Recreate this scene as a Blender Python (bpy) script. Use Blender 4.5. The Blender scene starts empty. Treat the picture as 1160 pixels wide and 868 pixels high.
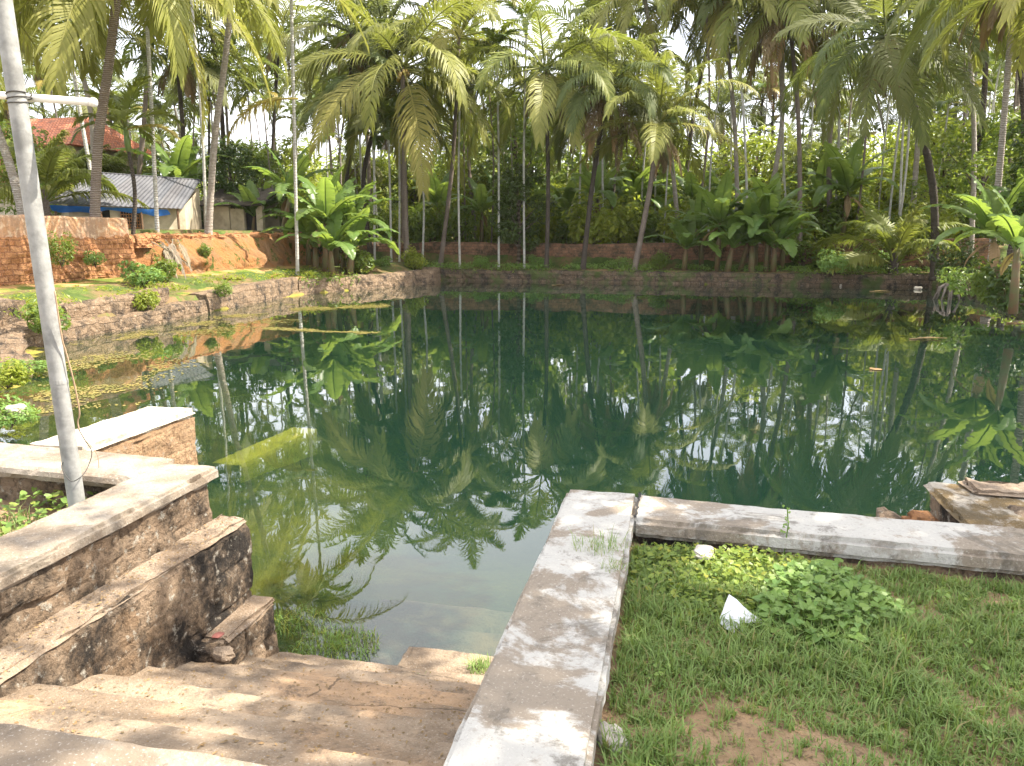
import bpy, math, random
import numpy as np
from mathutils import Vector, Matrix, noise
random.seed(11)
PI = math.pi
S = bpy.context.scene
COL = S.collection

# ------------------------------------------------------------------ camera
F, PW, PH = 871.0, 1160.0, 868.0
PITCH = math.radians(10.98)
YAW = math.radians(12.4)
EYE = Vector((0, 0, 2.75))
cam = bpy.data.cameras.new('camera')
cam.sensor_width = 36.0
cam.lens = 36.0 * F / PW
cam.clip_start = 0.05
cam.clip_end = 2000
co = bpy.data.objects.new('camera', cam)
COL.objects.link(co)
co.location = EYE
co.rotation_euler = (PI / 2 - PITCH, 0, YAW)
S.camera = co
# ------------------------------------------------------------------ light
SUN = Vector((0.56, 0.20, 0.80)).normalized()
w = bpy.data.worlds.new('World')
S.world = w
w.use_nodes = True
nt = w.node_tree
nt.nodes.clear()
sky = nt.nodes.new('ShaderNodeTexSky')
sky.sky_type = 'NISHITA'
sky.sun_disc = False
sky.sun_elevation = math.asin(SUN.z)
sky.sun_rotation = math.atan2(SUN.x, SUN.y)
sky.dust_density = 4.0
sky.ozone_density = 1.0
sky.air_density = 1.0
bg = nt.nodes.new('ShaderNodeBackground')
bg.inputs['Strength'].default_value = 0.15
wo = nt.nodes.new('ShaderNodeOutputWorld')
tcw = nt.nodes.new('ShaderNodeTexCoord')
cn = nt.nodes.new('ShaderNodeTexNoise')
cn.inputs['Scale'].default_value = 2.2
cn.inputs['Detail'].default_value = 7
cn.inputs['Roughness'].default_value = 0.6
nt.links.new(tcw.outputs['Generated'], cn.inputs['Vector'])
cr_ = nt.nodes.new('ShaderNodeMapRange')
cr_.inputs[1].default_value = 0.30; cr_.inputs[2].default_value = 0.60
cr_.inputs[3].default_value = 0.45; cr_.inputs[4].default_value = 0.95
nt.links.new(cn.outputs['Fac'], cr_.inputs[0])
cm = nt.nodes.new('ShaderNodeMix'); cm.data_type = 'RGBA'
nt.links.new(cr_.outputs[0], cm.inputs[0])
nt.links.new(sky.outputs[0], cm.inputs[6])
cm.inputs[7].default_value = (6.3, 6.3, 6.6, 1)
nt.links.new(cm.outputs[2], bg.inputs[0])
nt.links.new(bg.outputs[0], wo.inputs[0])
sl = bpy.data.lights.new('sun', 'SUN')
sl.energy = 5.0
sl.angle = math.radians(0.5)
sl.color = (1.0, 0.92, 0.79)
so = bpy.data.objects.new('sun', sl)
COL.objects.link(so)
so.rotation_euler = SUN.to_track_quat('Z', 'Y').to_euler()
so.location = SUN * 60
S.view_settings.view_transform = 'Standard'
S.view_settings.look = 'None'
S.view_settings.gamma = 1.0
S.view_settings.use_curve_mapping = False
S.view_settings.exposure = 1.6
S.render.engine = 'CYCLES'
S.cycles.max_bounces = 7
S.cycles.diffuse_bounces = 3
S.cycles.glossy_bounces = 3
S.cycles.transmission_bounces = 4
S.cycles.transparent_max_bounces = 8
S.cycles.sample_clamp_indirect = 6.0
S.cycles.use_denoising = True

# ------------------------------------------------------------------ helpers
Rv = Vector((math.cos(YAW), math.sin(YAW), 0))
Fv = Vector((-math.sin(YAW) * math.cos(PITCH), math.cos(YAW) * math.cos(PITCH), -math.sin(PITCH)))
Uv = Rv.cross(Fv)


def ray(px, py):
    return Fv + Rv * ((px - PW / 2) / F) - Uv * ((py - PH / 2) / F)


def at_z(px, py, z):
    d = ray(px, py)
    return EYE + d * ((z - EYE.z) / d.z)


def at_y(px, py, y):
    d = ray(px, py)
    return EYE + d * (y / d.y)


def at_x(px, py, x):
    d = ray(px, py)
    return EYE + d * (x / d.x)


def nz(x, y, z, s=1.0, o=3):
    return noise.fractal(Vector((x * s, y * s, z * s)), 1.0, 2.0, o)


def rnd(a, b):
    return random.uniform(a, b)


def tag(o, label=None, cat=None, group=None, kind=None):
    if label: o['label'] = label
    if cat: o['category'] = cat
    if group: o['group'] = group
    if kind: o['kind'] = kind
    return o


def empty(name, loc, rz=0.0, sc=1.0):
    o = bpy.data.objects.new(name, None)
    COL.objects.link(o)
    o.location = loc
    o.rotation_euler = (0, 0, rz)
    o.scale = (sc, sc, sc)
    o.empty_display_size = 0.2
    return o


def copy_tree(o, parent=None):
    c = o.copy()
    COL.objects.link(c)
    if parent: c.parent = parent
    for ch in list(o.children):
        copy_tree(ch, c)
    return c


class MB:
    """collects geometry for one mesh"""

    def __init__(self):
        self.v = []; self.f = []; self.t = []; self.tone = 0.0

    def add(self, p):
        self.v.append((p[0], p[1], p[2])); self.t.append(self.tone)
        return len(self.v) - 1

    def poly(self, pts):
        self.f.append(tuple(self.add(p) for p in pts))

    def tube(self, pts, rad, n=8, cap=True):
        rings = []
        pts = [Vector(p) for p in pts]
        ref = Vector((0.13, 0.97, 0.2))
        for i, p in enumerate(pts):
            a = pts[max(i - 1, 0)]; b = pts[min(i + 1, len(pts) - 1)]
            t = (b - a).normalized()
            if abs(t.dot(ref)) > 0.95: ref = Vector((0.97, 0.1, 0.2))
            u = t.cross(ref).normalized(); vv = t.cross(u)
            r = rad[i] if hasattr(rad, '__len__') else rad
            rings.append([self.add(p + (u * math.cos(2 * PI * k / n) + vv * math.sin(2 * PI * k / n)) * r) for k in range(n)])
        for a, b in zip(rings, rings[1:]):
            for k in range(n):
                self.f.append((a[k], b[k], b[(k + 1) % n], a[(k + 1) % n]))
        if cap:
            self.f.append(tuple(rings[-1][::-1])); self.f.append(tuple(rings[0]))

    def box(self, x0, x1, y0, y1, z0, z1):
        c = [self.add(p) for p in ((x0, y0, z0), (x1, y0, z0), (x1, y1, z0), (x0, y1, z0), (x0, y0, z1), (x1, y0, z1), (x1, y1, z1), (x0, y1, z1))]
        for q in ((0, 3, 2, 1), (4, 5, 6, 7), (0, 1, 5, 4), (1, 2, 6, 5), (2, 3, 7, 6), (3, 0, 4, 7)):
            self.f.append(tuple(c[i] for i in q))

    def mesh(self, name, mat, smooth=False):
        me = bpy.data.meshes.new(name)
        me.from_pydata(self.v, [], self.f)
        a = me.attributes.new('tone', 'FLOAT', 'POINT')
        a.data.foreach_set('value', np.array(self.t, dtype=np.float32))
        if smooth: me.polygons.foreach_set('use_smooth', [True] * len(me.polygons))
        if mat: me.materials.append(mat)
        me.update()
        return me

    def build(self, name, mat, parent=None, smooth=False):
        o = bpy.data.objects.new(name, self.mesh(name, mat, smooth))
        COL.objects.link(o)
        if parent: o.parent = parent
        return o


# ------------------------------------------------------------------ materials
class NT:
    def __init__(self, name):
        self.m = bpy.data.materials.new(name)
        self.m.use_nodes = True
        self.t = self.m.node_tree
        self.t.nodes.clear()
        self.out = self.n('ShaderNodeOutputMaterial')
        self.obj = self.n('ShaderNodeTexCoord').outputs['Object']

    def n(self, typ, **kw):
        nd = self.t.nodes.new(typ)
        for k, v in kw.items(): setattr(nd, k, v)
        return nd

    def link(self, a, b): self.t.links.new(a, b)

    def setv(self, sock, v):
        if isinstance(v, bpy.types.NodeSocket): self.link(v, sock)
        elif isinstance(v, tuple) and len(v) == 3 and sock.type == 'RGBA': sock.default_value = (*v, 1)
        else: sock.default_value = v

    def noise(self, scale, detail=4, rough=0.55, vec=None, dist=0.0):
        nd = self.n('ShaderNodeTexNoise')
        nd.inputs['Scale'].default_value = scale
        nd.inputs['Detail'].default_value = detail
        nd.inputs['Roughness'].default_value = rough
        nd.inputs['Distortion'].default_value = dist
        self.link(vec or self.obj, nd.inputs['Vector'])
        return nd.outputs['Fac']

    def ramp(self, fac, a, b):
        r = self.n('ShaderNodeMapRange')
        r.interpolation_type = 'SMOOTHSTEP'
        self.setv(r.inputs[0], fac)
        r.inputs[1].default_value = a; r.inputs[2].default_value = b
        return r.outputs[0]

    def mix(self, fac, a, b, mode='MIX'):
        m = self.n('ShaderNodeMix', data_type='RGBA', blend_type=mode)
        self.setv(m.inputs[0], fac); self.setv(m.inputs[6], a); self.setv(m.inputs[7], b)
        return m.outputs[2]

    def math(self, op, a, b=0.0):
        m = self.n('ShaderNodeMath', operation=op)
        self.setv(m.inputs[0], a); self.setv(m.inputs[1], b)
        return m.outputs[0]

    def attr(self, name):
        return self.n('ShaderNodeAttribute', attribute_name=name).outputs['Fac']

    def island(self):
        return self.n('ShaderNodeNewGeometry').outputs['Random Per Island']

    def objrand(self):
        return self.n('ShaderNodeObjectInfo').outputs['Random']

    def bump(self, h, dist=0.02, strength=1.0):
        b = self.n('ShaderNodeBump')
        b.inputs['Strength'].default_value = strength
        b.inputs['Distance'].default_value = dist
        self.setv(b.inputs['Height'], h)
        return b.outputs[0]

    def bsdf(self, col, rough=0.8, spec=0.3, normal=None, metal=0.0):
        p = self.n('ShaderNodeBsdfPrincipled')
        self.setv(p.inputs['Base Color'], col)
        self.setv(p.inputs['Roughness'], rough)
        p.inputs['Specular IOR Level'].default_value = spec
        p.inputs['Metallic'].default_value = metal
        if normal: self.link(normal, p.inputs['Normal'])
        return p.outputs[0]

    def done(self, sh):
        self.link(sh, self.out.inputs['Surface'])
        return self.m


def leaf_mat(name, a, b, dry=(0.30, 0.20, 0.07), trans=0.35, rough=0.4, spec=0.4):
    t = NT(name)
    c = t.mix(t.island(), a, b)
    c = t.mix(t.math('MULTIPLY', t.objrand(), 0.45), c, t.mix(0.5, a, (0.13, 0.14, 0.02)))
    c = t.mix(t.attr('tone'), c, dry)
    p = t.bsdf(c, rough, spec)
    tr = t.n('ShaderNodeBsdfTranslucent')
    t.link(t.mix(0.45, c, (0.30, 0.36, 0.03)), tr.inputs[0])
    m = t.n('ShaderNodeMixShader')
    m.inputs[0].default_value = trans
    t.link(p, m.inputs[1]); t.link(tr.outputs[0], m.inputs[2])
    return t.done(m.outputs[0])


M = {}
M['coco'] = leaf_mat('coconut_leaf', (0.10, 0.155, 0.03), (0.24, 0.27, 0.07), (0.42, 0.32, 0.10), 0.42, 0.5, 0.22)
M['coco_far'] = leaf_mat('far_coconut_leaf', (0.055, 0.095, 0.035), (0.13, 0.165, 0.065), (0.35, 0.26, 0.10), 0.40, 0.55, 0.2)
M['areca'] = leaf_mat('areca_leaf', (0.045, 0.10, 0.018), (0.09, 0.15, 0.03), (0.40, 0.27, 0.06), 0.33)
M['dry'] = leaf_mat('dry_leaf', (0.13, 0.09, 0.055), (0.25, 0.18, 0.115), (0.28, 0.18, 0.09), 0.15, 0.8, 0.1)
M['sun_tinted_creeper'] = leaf_mat('sun_tinted_creeper_leaf', (0.13, 0.22, 0.035), (0.26, 0.34, 0.05), (0.45, 0.40, 0.04), 0.5)  # creeper green yellowed so the sun patch is put into the leaf colour
M['dead_grey'] = leaf_mat('grey_dead_frond', (0.17, 0.14, 0.11), (0.30, 0.26, 0.21), (0.22, 0.16, 0.10), 0.1, 0.9, 0.1)
M['banana'] = leaf_mat('banana_leaf', (0.11, 0.22, 0.05), (0.18, 0.29, 0.07), (0.28, 0.20, 0.08), 0.55, 0.36)
M['bush'] = leaf_mat('bush_leaf', (0.08, 0.15, 0.025), (0.19, 0.26, 0.045), (0.34, 0.30, 0.04), 0.45)
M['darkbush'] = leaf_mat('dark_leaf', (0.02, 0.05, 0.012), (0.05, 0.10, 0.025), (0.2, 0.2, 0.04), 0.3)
M['limebush'] = leaf_mat('lime_leaf', (0.20, 0.27, 0.03), (0.36, 0.39, 0.06), (0.45, 0.38, 0.04), 0.55)
M['grass'] = leaf_mat('grass_blade', (0.115, 0.22, 0.055), (0.26, 0.37, 0.12), (0.30, 0.24, 0.11), 0.35, 0.5, 0.25)
M['weed'] = leaf_mat('weed_leaf', (0.10, 0.21, 0.05), (0.21, 0.33, 0.08), (0.32, 0.30, 0.04), 0.4, 0.45, 0.3)


def bark_mat(name, a, b, bands, spot=(0.5, 0.48, 0.42), spotamt=0.0):
    t = NT(name)
    wv = t.n('ShaderNodeTexWave', wave_type='BANDS', bands_direction='Z')
    wv.inputs['Scale'].default_value = bands
    wv.inputs['Distortion'].default_value = 2.5
    wv.inputs['Detail'].default_value = 2
    wv.inputs['Detail Scale'].default_value = 2.0
    t.link(t.obj, wv.inputs['Vector'])
    n = t.noise(3.0, 5)
    c = t.mix(t.ramp(wv.outputs['Fac'], 0.25, 0.8), a, b)
    c = t.mix(t.ramp(n, 0.35, 0.7), c, t.mix(0.6, c, a))
    if spotamt: c = t.mix(t.math('MULTIPLY', t.ramp(t.noise(6, 5), 0.5, 0.62), spotamt), c, spot)
    c = t.mix(t.math('MULTIPLY', t.objrand(), 0.35), c, a)
    return t.done(t.bsdf(c, 0.9, 0.15, t.bump(wv.outputs['Fac'], 0.03)))


M['coco_bark'] = bark_mat('coconut_bark', (0.16, 0.125, 0.10), (0.31, 0.26, 0.22), 5.0)
M['pale_bark'] = bark_mat('pale_bark', (0.27, 0.23, 0.19), (0.40, 0.36, 0.31), 5.0, (0.55, 0.53, 0.48), 0.4)
M['areca_bark'] = bark_mat('areca_bark', (0.40, 0.38, 0.34), (0.50, 0.49, 0.44), 4.5, (0.66, 0.66, 0.62), 0.6)
M['dark_bark'] = bark_mat('dark_bark', (0.06, 0.05, 0.04), (0.14, 0.115, 0.095), 5.0)
M['branch'] = bark_mat('branch_bark', (0.09, 0.07, 0.05), (0.2, 0.165, 0.125), 1.0)
t = NT('green_stem'); c = t.mix(t.noise(4), (0.08, 0.14, 0.03), (0.16, 0.2, 0.07)); M['stem'] = t.done(t.bsdf(c, 0.5))
t = NT('banana_stem'); c = t.mix(t.ramp(t.noise(3, 6), .35, .65), (0.10, 0.10, 0.04), (0.13, 0.075, 0.04)); M['bstem'] = t.done(t.bsdf(c, 0.6))
t = NT('coconut_husk'); c = t.mix(t.objrand(), (0.2, 0.19, 0.05), (0.3, 0.2, 0.06)); M['nut'] = t.done(t.bsdf(c, 0.5))


def masonry(name, a, b, mortar, bw=0.4, bh=0.2, dist=0.03, stain=(0.035, 0.03, 0.026), st=(0.52, 0.68), lichen=0.35, bumpd=0.05, msize=0.02, moss=None, mfac=0.8):
    t = NT(name)
    sep = t.n('ShaderNodeSeparateXYZ'); t.link(t.obj, sep.inputs[0])
    jit = t.noise(2.3, 3)
    cmb = t.n('ShaderNodeCombineXYZ')
    t.link(t.math('ADD', t.math('ADD', sep.outputs[0], sep.outputs[1]), t.math('MULTIPLY', jit, dist * 6)), cmb.inputs[0])
    t.link(t.math('ADD', sep.outputs[2], t.math('MULTIPLY', t.noise(1.7, 3), dist * 4)), cmb.inputs[1])
    br = t.n('ShaderNodeTexBrick')
    br.inputs['Scale'].default_value = 1.0
    br.inputs['Brick Width'].default_value = bw
    br.inputs['Row Height'].default_value = bh
    br.inputs['Mortar Size'].default_value = msize
    br.inputs['Mortar Smooth'].default_value = 0.6
    br.inputs['Color1'].default_value = (0, 0, 0, 1); br.inputs['Color2'].default_value = (1, 1, 1, 1)
    br.inputs['Mortar'].default_value = (0.5, 0.5, 0.5, 1)
    t.link(cmb.outputs[0], br.inputs['Vector'])
    base = t.mix(br.outputs['Color'], a, b)
    base = t.mix(t.ramp(t.noise(9, 6, 0.7), 0.35, 0.7), base, t.mix(0.65, base, b))
    base = t.mix(t.math('MULTIPLY', br.outputs['Fac'], mfac), base, mortar)
    base = t.mix(t.math('MULTIPLY', t.ramp(t.noise(26, 5, 0.7), 0.52, 0.62), 0.7), base, t.mix(0.75, base, stain))
    base = t.mix(t.ramp(t.noise(1.4, 8, 0.72, dist=0.3), *st), base, t.mix(t.ramp(t.noise(7, 6, .7), .45, .6), stain, t.mix(0.6, base, stain)))
    base = t.mix(t.math('MULTIPLY', t.ramp(t.noise(14, 6, 0.7), 0.56, 0.66), lichen), base, (0.5, 0.47, 0.4))
    if moss: base = t.mix(t.ramp(t.noise(0.9, 6, 0.7), 0.48, 0.62), base, moss)
    h = t.math('ADD', t.math('ADD', t.math('MULTIPLY', t.noise(11, 8, 0.75), 1.0), t.math('MULTIPLY', t.noise(3.2, 5, 0.6), 0.9)), t.math('MULTIPLY', br.outputs['Fac'], -0.05 if name in ('near_masonry', 'brown_laterite') else -0.28))
    return t.done(t.bsdf(base, 0.92, 0.15, t.bump(h, bumpd)))


M['laterite_near'] = masonry('near_masonry', (0.25, 0.165, 0.10), (0.35, 0.26, 0.18), (0.14, 0.105, 0.08), 0.46, 0.21, 0.07, st=(0.43, 0.59), lichen=0.75, bumpd=0.10, mfac=0.05, msize=0.012)
M['laterite_mid'] = masonry('brown_laterite', (0.36, 0.22, 0.12), (0.44, 0.30, 0.18), (0.2, 0.12, 0.07), 0.42, 0.19, 0.06, stain=(0.2, 0.12, 0.07), st=(0.5, 0.7), lichen=0.3, bumpd=0.11, msize=0.02, mfac=0.3)
M['laterite_bright'] = masonry('orange_laterite', (0.40, 0.17, 0.07), (0.50, 0.26, 0.12), (0.30, 0.14, 0.07), 0.42, 0.19, 0.05, stain=(0.26, 0.15, 0.09), st=(0.55, 0.75), lichen=0.12, bumpd=0.12, msize=0.03)
M['brick_far'] = masonry('old_brick', (0.20, 0.10, 0.06), (0.30, 0.165, 0.10), (0.14, 0.09, 0.06), 0.42, 0.2, 0.03, stain=(0.06, 0.05, 0.03), st=(0.42, 0.6), lichen=0.15, bumpd=0.05, msize=0.03, moss=None)
M['pond_wall'] = masonry('pond_wall_stone', (0.19, 0.13, 0.082), (0.26, 0.185, 0.12), (0.13, 0.09, 0.06), 0.5, 0.22, 0.08, st=(0.44, 0.64), lichen=0.3, bumpd=0.08, mfac=0.5, moss=None)
M['dark_pond_wall'] = masonry('mossy_pond_wall', (0.10, 0.072, 0.046), (0.155, 0.11, 0.072), (0.03, 0.025, 0.02), 0.55, 0.25, 0.05, st=(0.45, 0.62), lichen=0.2, bumpd=0.06, moss=(0.07, 0.09, 0.03))


def concrete(name, pale, dirt, dark, d0=0.45, d1=0.62, speck=0.5, bumpd=0.008, sc=1.6, warm=None):
    t = NT(name)
    n1 = t.noise(sc, 8, 0.68, dist=0.4)
    c = t.mix(t.ramp(n1, d0, d1), pale, dirt)
    if warm: c = t.mix(t.ramp(t.noise(1.1, 4), 0.5, 0.65), c, warm)
    c = t.mix(t.math('MULTIPLY', t.ramp(t.noise(38, 6, 0.75), 0.56, 0.68), speck), c, dark)
    c = t.mix(t.math('MULTIPLY', t.ramp(t.noise(5.0, 8, 0.75), 0.54, 0.66), 0.55), c, dirt)
    c = t.mix(t.math('MULTIPLY', t.ramp(t.noise(90, 3, 0.6), 0.58, 0.7), 0.35), c, (0.62, 0.58, 0.52))
    blot = t.math('MULTIPLY', t.ramp(t.noise(2.7, 9, 0.78, dist=0.8), 0.52, 0.64), 0.75)
    c = t.mix(blot, c, dark)
    vo = t.n('ShaderNodeTexVoronoi', feature='DISTANCE_TO_EDGE'); vo.inputs['Scale'].default_value = 1.15
    va_ = t.n('ShaderNodeMix', data_type='VECTOR'); va_.inputs[0].default_value = 0.12
    nn = t.n('ShaderNodeTexNoise'); nn.inputs['Scale'].default_value = 5.0; nn.inputs['Detail'].default_value = 6; t.link(t.obj, nn.inputs['Vector'])
    t.link(t.obj, va_.inputs[4]); t.link(nn.outputs['Color'], va_.inputs[5]); t.link(va_.outputs[1], vo.inputs['Vector'])
    crk = t.math('MULTIPLY', t.math('LESS_THAN', vo.outputs['Distance'], 0.006), t.ramp(t.noise(0.8, 3), 0.52, 0.60))
    c = t.mix(t.math('MULTIPLY', crk, 0.6), c, tuple(x * .4 for x in dark))
    h = t.math('ADD', t.noise(60, 5, 0.7), t.math('MULTIPLY', t.noise(9, 6, 0.7), 1.5))
    return t.done(t.bsdf(c, 0.9, 0.2, t.bump(h, bumpd)))


M['coping'] = concrete('white_coping', (0.41, 0.395, 0.36), (0.24, 0.20, 0.155), (0.12, 0.105, 0.085), 0.475, 0.53)
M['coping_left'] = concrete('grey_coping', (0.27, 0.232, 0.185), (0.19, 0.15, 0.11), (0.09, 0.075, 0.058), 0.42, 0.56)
M['white_top'] = concrete('whitewashed_top', (0.44, 0.395, 0.32), (0.31, 0.25, 0.175), (0.24, 0.2, 0.15), 0.52, 0.72, 0.3)
M['stairs'] = concrete('stair_concrete', (0.33, 0.255, 0.18), (0.21, 0.155, 0.105), (0.115, 0.09, 0.068), 0.38, 0.60, 0.65, 0.018, warm=(0.44, 0.29, 0.17))
M['ledge'] = concrete('ledge_concrete', (0.28, 0.215, 0.155), (0.18, 0.13, 0.088), (0.10, 0.08, 0.065), 0.42, 0.62, 0.6, 0.015)
M['mossblock'] = concrete('moss_block', (0.38, 0.34, 0.28), (0.15, 0.105, 0.05), (0.10, 0.08, 0.05), 0.42, 0.52, 0.5, 0.02, 2.4)
M['stone'] = concrete('loose_stone', (0.40, 0.37, 0.32), (0.30, 0.25, 0.2), (0.2, 0.17, 0.14), 0.45, 0.65)
M['algae_stone'] = concrete('algae_ledge', (0.55, 0.50, 0.05), (0.42, 0.38, 0.04), (0.3, 0.28, 0.04), 0.4, 0.65)

# soil
t = NT('lawn_soil')
c = t.mix(t.ramp(t.noise(3, 6), .35, .65), (0.25, 0.165, 0.095), (0.36, 0.25, 0.15))
c = t.mix(t.ramp(t.noise(30, 5, .7), .5, .65), c, (0.16, 0.11, 0.07))
M['soil'] = t.done(t.bsdf(c, 0.95, 0.1, t.bump(t.noise(35, 6, .7), 0.02)))
t = NT('orange_earth')
c = t.mix(t.ramp(t.noise(0.9, 7, .65), .38, .62), (0.46, 0.215, 0.085), (0.36, 0.21, 0.11))
c = t.mix(t.ramp(t.noise(1.6, 6, .7, dist=.5), .54, .64), c, (0.10, 0.13, 0.03))
M['earth'] = t.done(t.bsdf(c, 0.95, 0.1, t.bump(t.noise(3, 9, .75), 0.45)))
t = NT('ground_cover')
c = t.mix(t.ramp(t.noise(0.6, 7, .65), .4, .6), (0.055, 0.085, 0.022), (0.17, 0.115, 0.06))
c = t.mix(t.ramp(t.noise(2.2, 6, .7), .5, .62), c, (0.09, 0.12, 0.03))
sep = t.n('ShaderNodeSeparateXYZ'); t.link(t.obj, sep.inputs[0])
c2 = t.mix(t.ramp(t.noise(0.5, 6, .7), .4, .62), (0.10, 0.10, 0.02), (0.32, 0.25, 0.05))
c = t.mix(t.ramp(sep.outputs[2], -0.02, 0.12), c2, c)
M['ground'] = t.done(t.bsdf(c, 0.95, 0.1, t.bump(t.noise(6, 6, .7), 0.06)))
t = NT('grass_slope')
c = t.mix(t.ramp(t.noise(1.2, 7, .65), .4, .6), (0.10, 0.14, 0.025), (0.38, 0.22, 0.10))
M['slope'] = t.done(t.bsdf(c, 0.95, 0.1, t.bump(t.noise(8, 6, .7), 0.05)))


def plain(name, c, rough=0.5, spec=0.4, metal=0.0, n=6, var=0.25, bumpd=0.0):
    t = NT(name)
    f = t.ramp(t.noise(n, 6, .65), .35, .7)
    cc = t.mix(f, c, tuple(x * (1 - var) for x in c))
    return t.done(t.bsdf(cc, rough, spec, t.bump(t.noise(n * 3, 5), bumpd) if bumpd else None, metal))


M['pole'] = plain('galvanised_pole', (0.29, 0.29, 0.275), 0.6, 0.35, 0.1, 7, 0.45, 0.004)
M['pvc'] = plain('white_pipe', (0.78, 0.77, 0.73), 0.4, 0.4, 0, 3, 0.1)
M['wire'] = plain('wire', (0.35, 0.24, 0.15), 0.6)
M['dark_wire'] = plain('dark_wire', (0.05, 0.045, 0.04), 0.6)
M['paper'] = plain('white_paper', (0.62, 0.62, 0.66), 0.7, 0.2, 0, 14, 0.2)
M['plaster'] = plain('stained_plaster', (0.52, 0.44, 0.32), 0.9, 0.2, 0, 1.2, 0.4, 0.02)
M['tarp'] = plain('blue_tarp', (0.02, 0.14, 0.50), 0.45, 0.4, 0, 2, 0.3)
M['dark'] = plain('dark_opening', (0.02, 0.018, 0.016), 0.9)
M['wood'] = plain('old_wood', (0.17, 0.10, 0.06), 0.8, 0.2, 0, 5, 0.4)
M['red'] = plain('red_cloth', (0.17, 0.06, 0.05), 0.9)
t = NT('corrugated_metal')
c = t.mix(t.ramp(t.noise(0.8, 6, .6), .4, .65), (0.05, 0.055, 0.068), (0.095, 0.10, 0.115))
c = t.mix(t.math('MULTIPLY', t.island(), 0.3), c, (0.12, 0.10, 0.09))
M['tin'] = t.done(t.bsdf(c, 0.6, 0.35, None, 0.2))
t = NT('terracotta_tiles')
br = t.n('ShaderNodeTexBrick')
for k, v in (('Scale', 1.0), ('Brick Width', 0.25), ('Row Height', 0.3), ('Mortar Size', 0.02)): br.inputs[k].default_value = v
br.inputs['Color1'].default_value = (0.42, 0.14, 0.07, 1); br.inputs['Color2'].default_value = (0.5, 0.2, 0.11, 1); br.inputs['Mortar'].default_value = (0.2, 0.07, 0.04, 1)
sep = t.n('ShaderNodeSeparateXYZ'); t.link(t.obj, sep.inputs[0]); cmb = t.n('ShaderNodeCombineXYZ')
t.link(t.math('ADD', sep.outputs[0], sep.outputs[1]), cmb.inputs[0]); t.link(t.math('MULTIPLY', sep.outputs[2], 1.7), cmb.inputs[1]); t.link(cmb.outputs[0], br.inputs['Vector'])
M['tile'] = t.done(t.bsdf(t.mix(t.ramp(t.noise(1.5, 5), .5, .7), br.outputs['Color'], (0.2, 0.1, 0.07)), 0.85, 0.2, t.bump(br.outputs['Fac'], -0.03)))

# water: Fresnel mirror over murky green, partly clear, with absorption
t = NT('pond_water')
mp = t.n('ShaderNodeMapping'); t.link(t.obj, mp.inputs[0]); mp.inputs['Scale'].default_value = (1.0, 0.7, 1.0)
h = t.math('ADD', t.math('MULTIPLY', t.noise(0.9, 2, .5, mp.outputs[0]), 1.0), t.math('MULTIPLY', t.noise(5.0, 2, .5, mp.outputs[0]), 0.10))
nrm = t.bump(h, 0.0028, 1.0)
fr = t.n('ShaderNodeFresnel'); fr.inputs['IOR'].default_value = 1.45; t.link(nrm, fr.inputs['Normal'])
gl = t.n('ShaderNodeBsdfGlossy'); gl.inputs['Roughness'].default_value = 0.012; gl.inputs['Color'].default_value = (1, 1, 1, 1); t.link(nrm, gl.inputs['Normal'])
tr = t.n('ShaderNodeBsdfTransparent'); tr.inputs[0].default_value = (0.92, 0.98, 0.92, 1)
df = t.n('ShaderNodeBsdfDiffuse'); df.inputs[0].default_value = (0.009, 0.029, 0.019, 1)
m1 = t.n('ShaderNodeMixShader'); m1.inputs[0].default_value = 0.5
t.link(tr.outputs[0], m1.inputs[1]); t.link(df.outputs[0], m1.inputs[2])
m2 = t.n('ShaderNodeMixShader'); t.link(t.math('MULTIPLY', fr.outputs[0], 1.15), m2.inputs[0]); t.link(m1.outputs[0], m2.inputs[1]); t.link(gl.outputs[0], m2.inputs[2])
M['water'] = t.done(m2.outputs[0])
va = t.n('ShaderNodeVolumeAbsorption'); va.inputs['Color'].default_value = (0.56, 0.65, 0.32, 1); va.inputs['Density'].default_value = 1.5
t.link(va.outputs[0], t.out.inputs['Volume'])

# ------------------------------------------------------------------ terrain
POOL = [(-4.9, 4.35), (-7.4, 6.0), (-9.6, 8.8), (-12.2, 12.4), (-15.9, 16.6), (-16.4, 22), (-17.2, 32.5), (-13.8, 42.2), (-14.1, 44.6), (12.4, 43.9), (12.5, 30), (12.4, 4.35)]


def pool_d(x, y):
    """signed distance to the pool edge, negative inside"""
    inside = False
    best = 1e9
    n = len(POOL)
    for i in range(n):
        x0, y0 = POOL[i]; x1, y1 = POOL[(i + 1) % n]
        dx, dy = x1 - x0, y1 - y0
        u = max(0, min(1, ((x - x0) * dx + (y - y0) * dy) / (dx * dx + dy * dy)))
        best = min(best, math.hypot(x - x0 - dx * u, y - y0 - dy * u))
        if (y0 > y) != (y1 > y) and x < x0 + (y - y0) / (y1 - y0) * dx: inside = not inside
    return -best if inside else best


def sm(a, b, v):
    u = max(0.0, min(1.0, (v - a) / (b - a)))
    return u * u * (3 - 2 * u)


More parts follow.
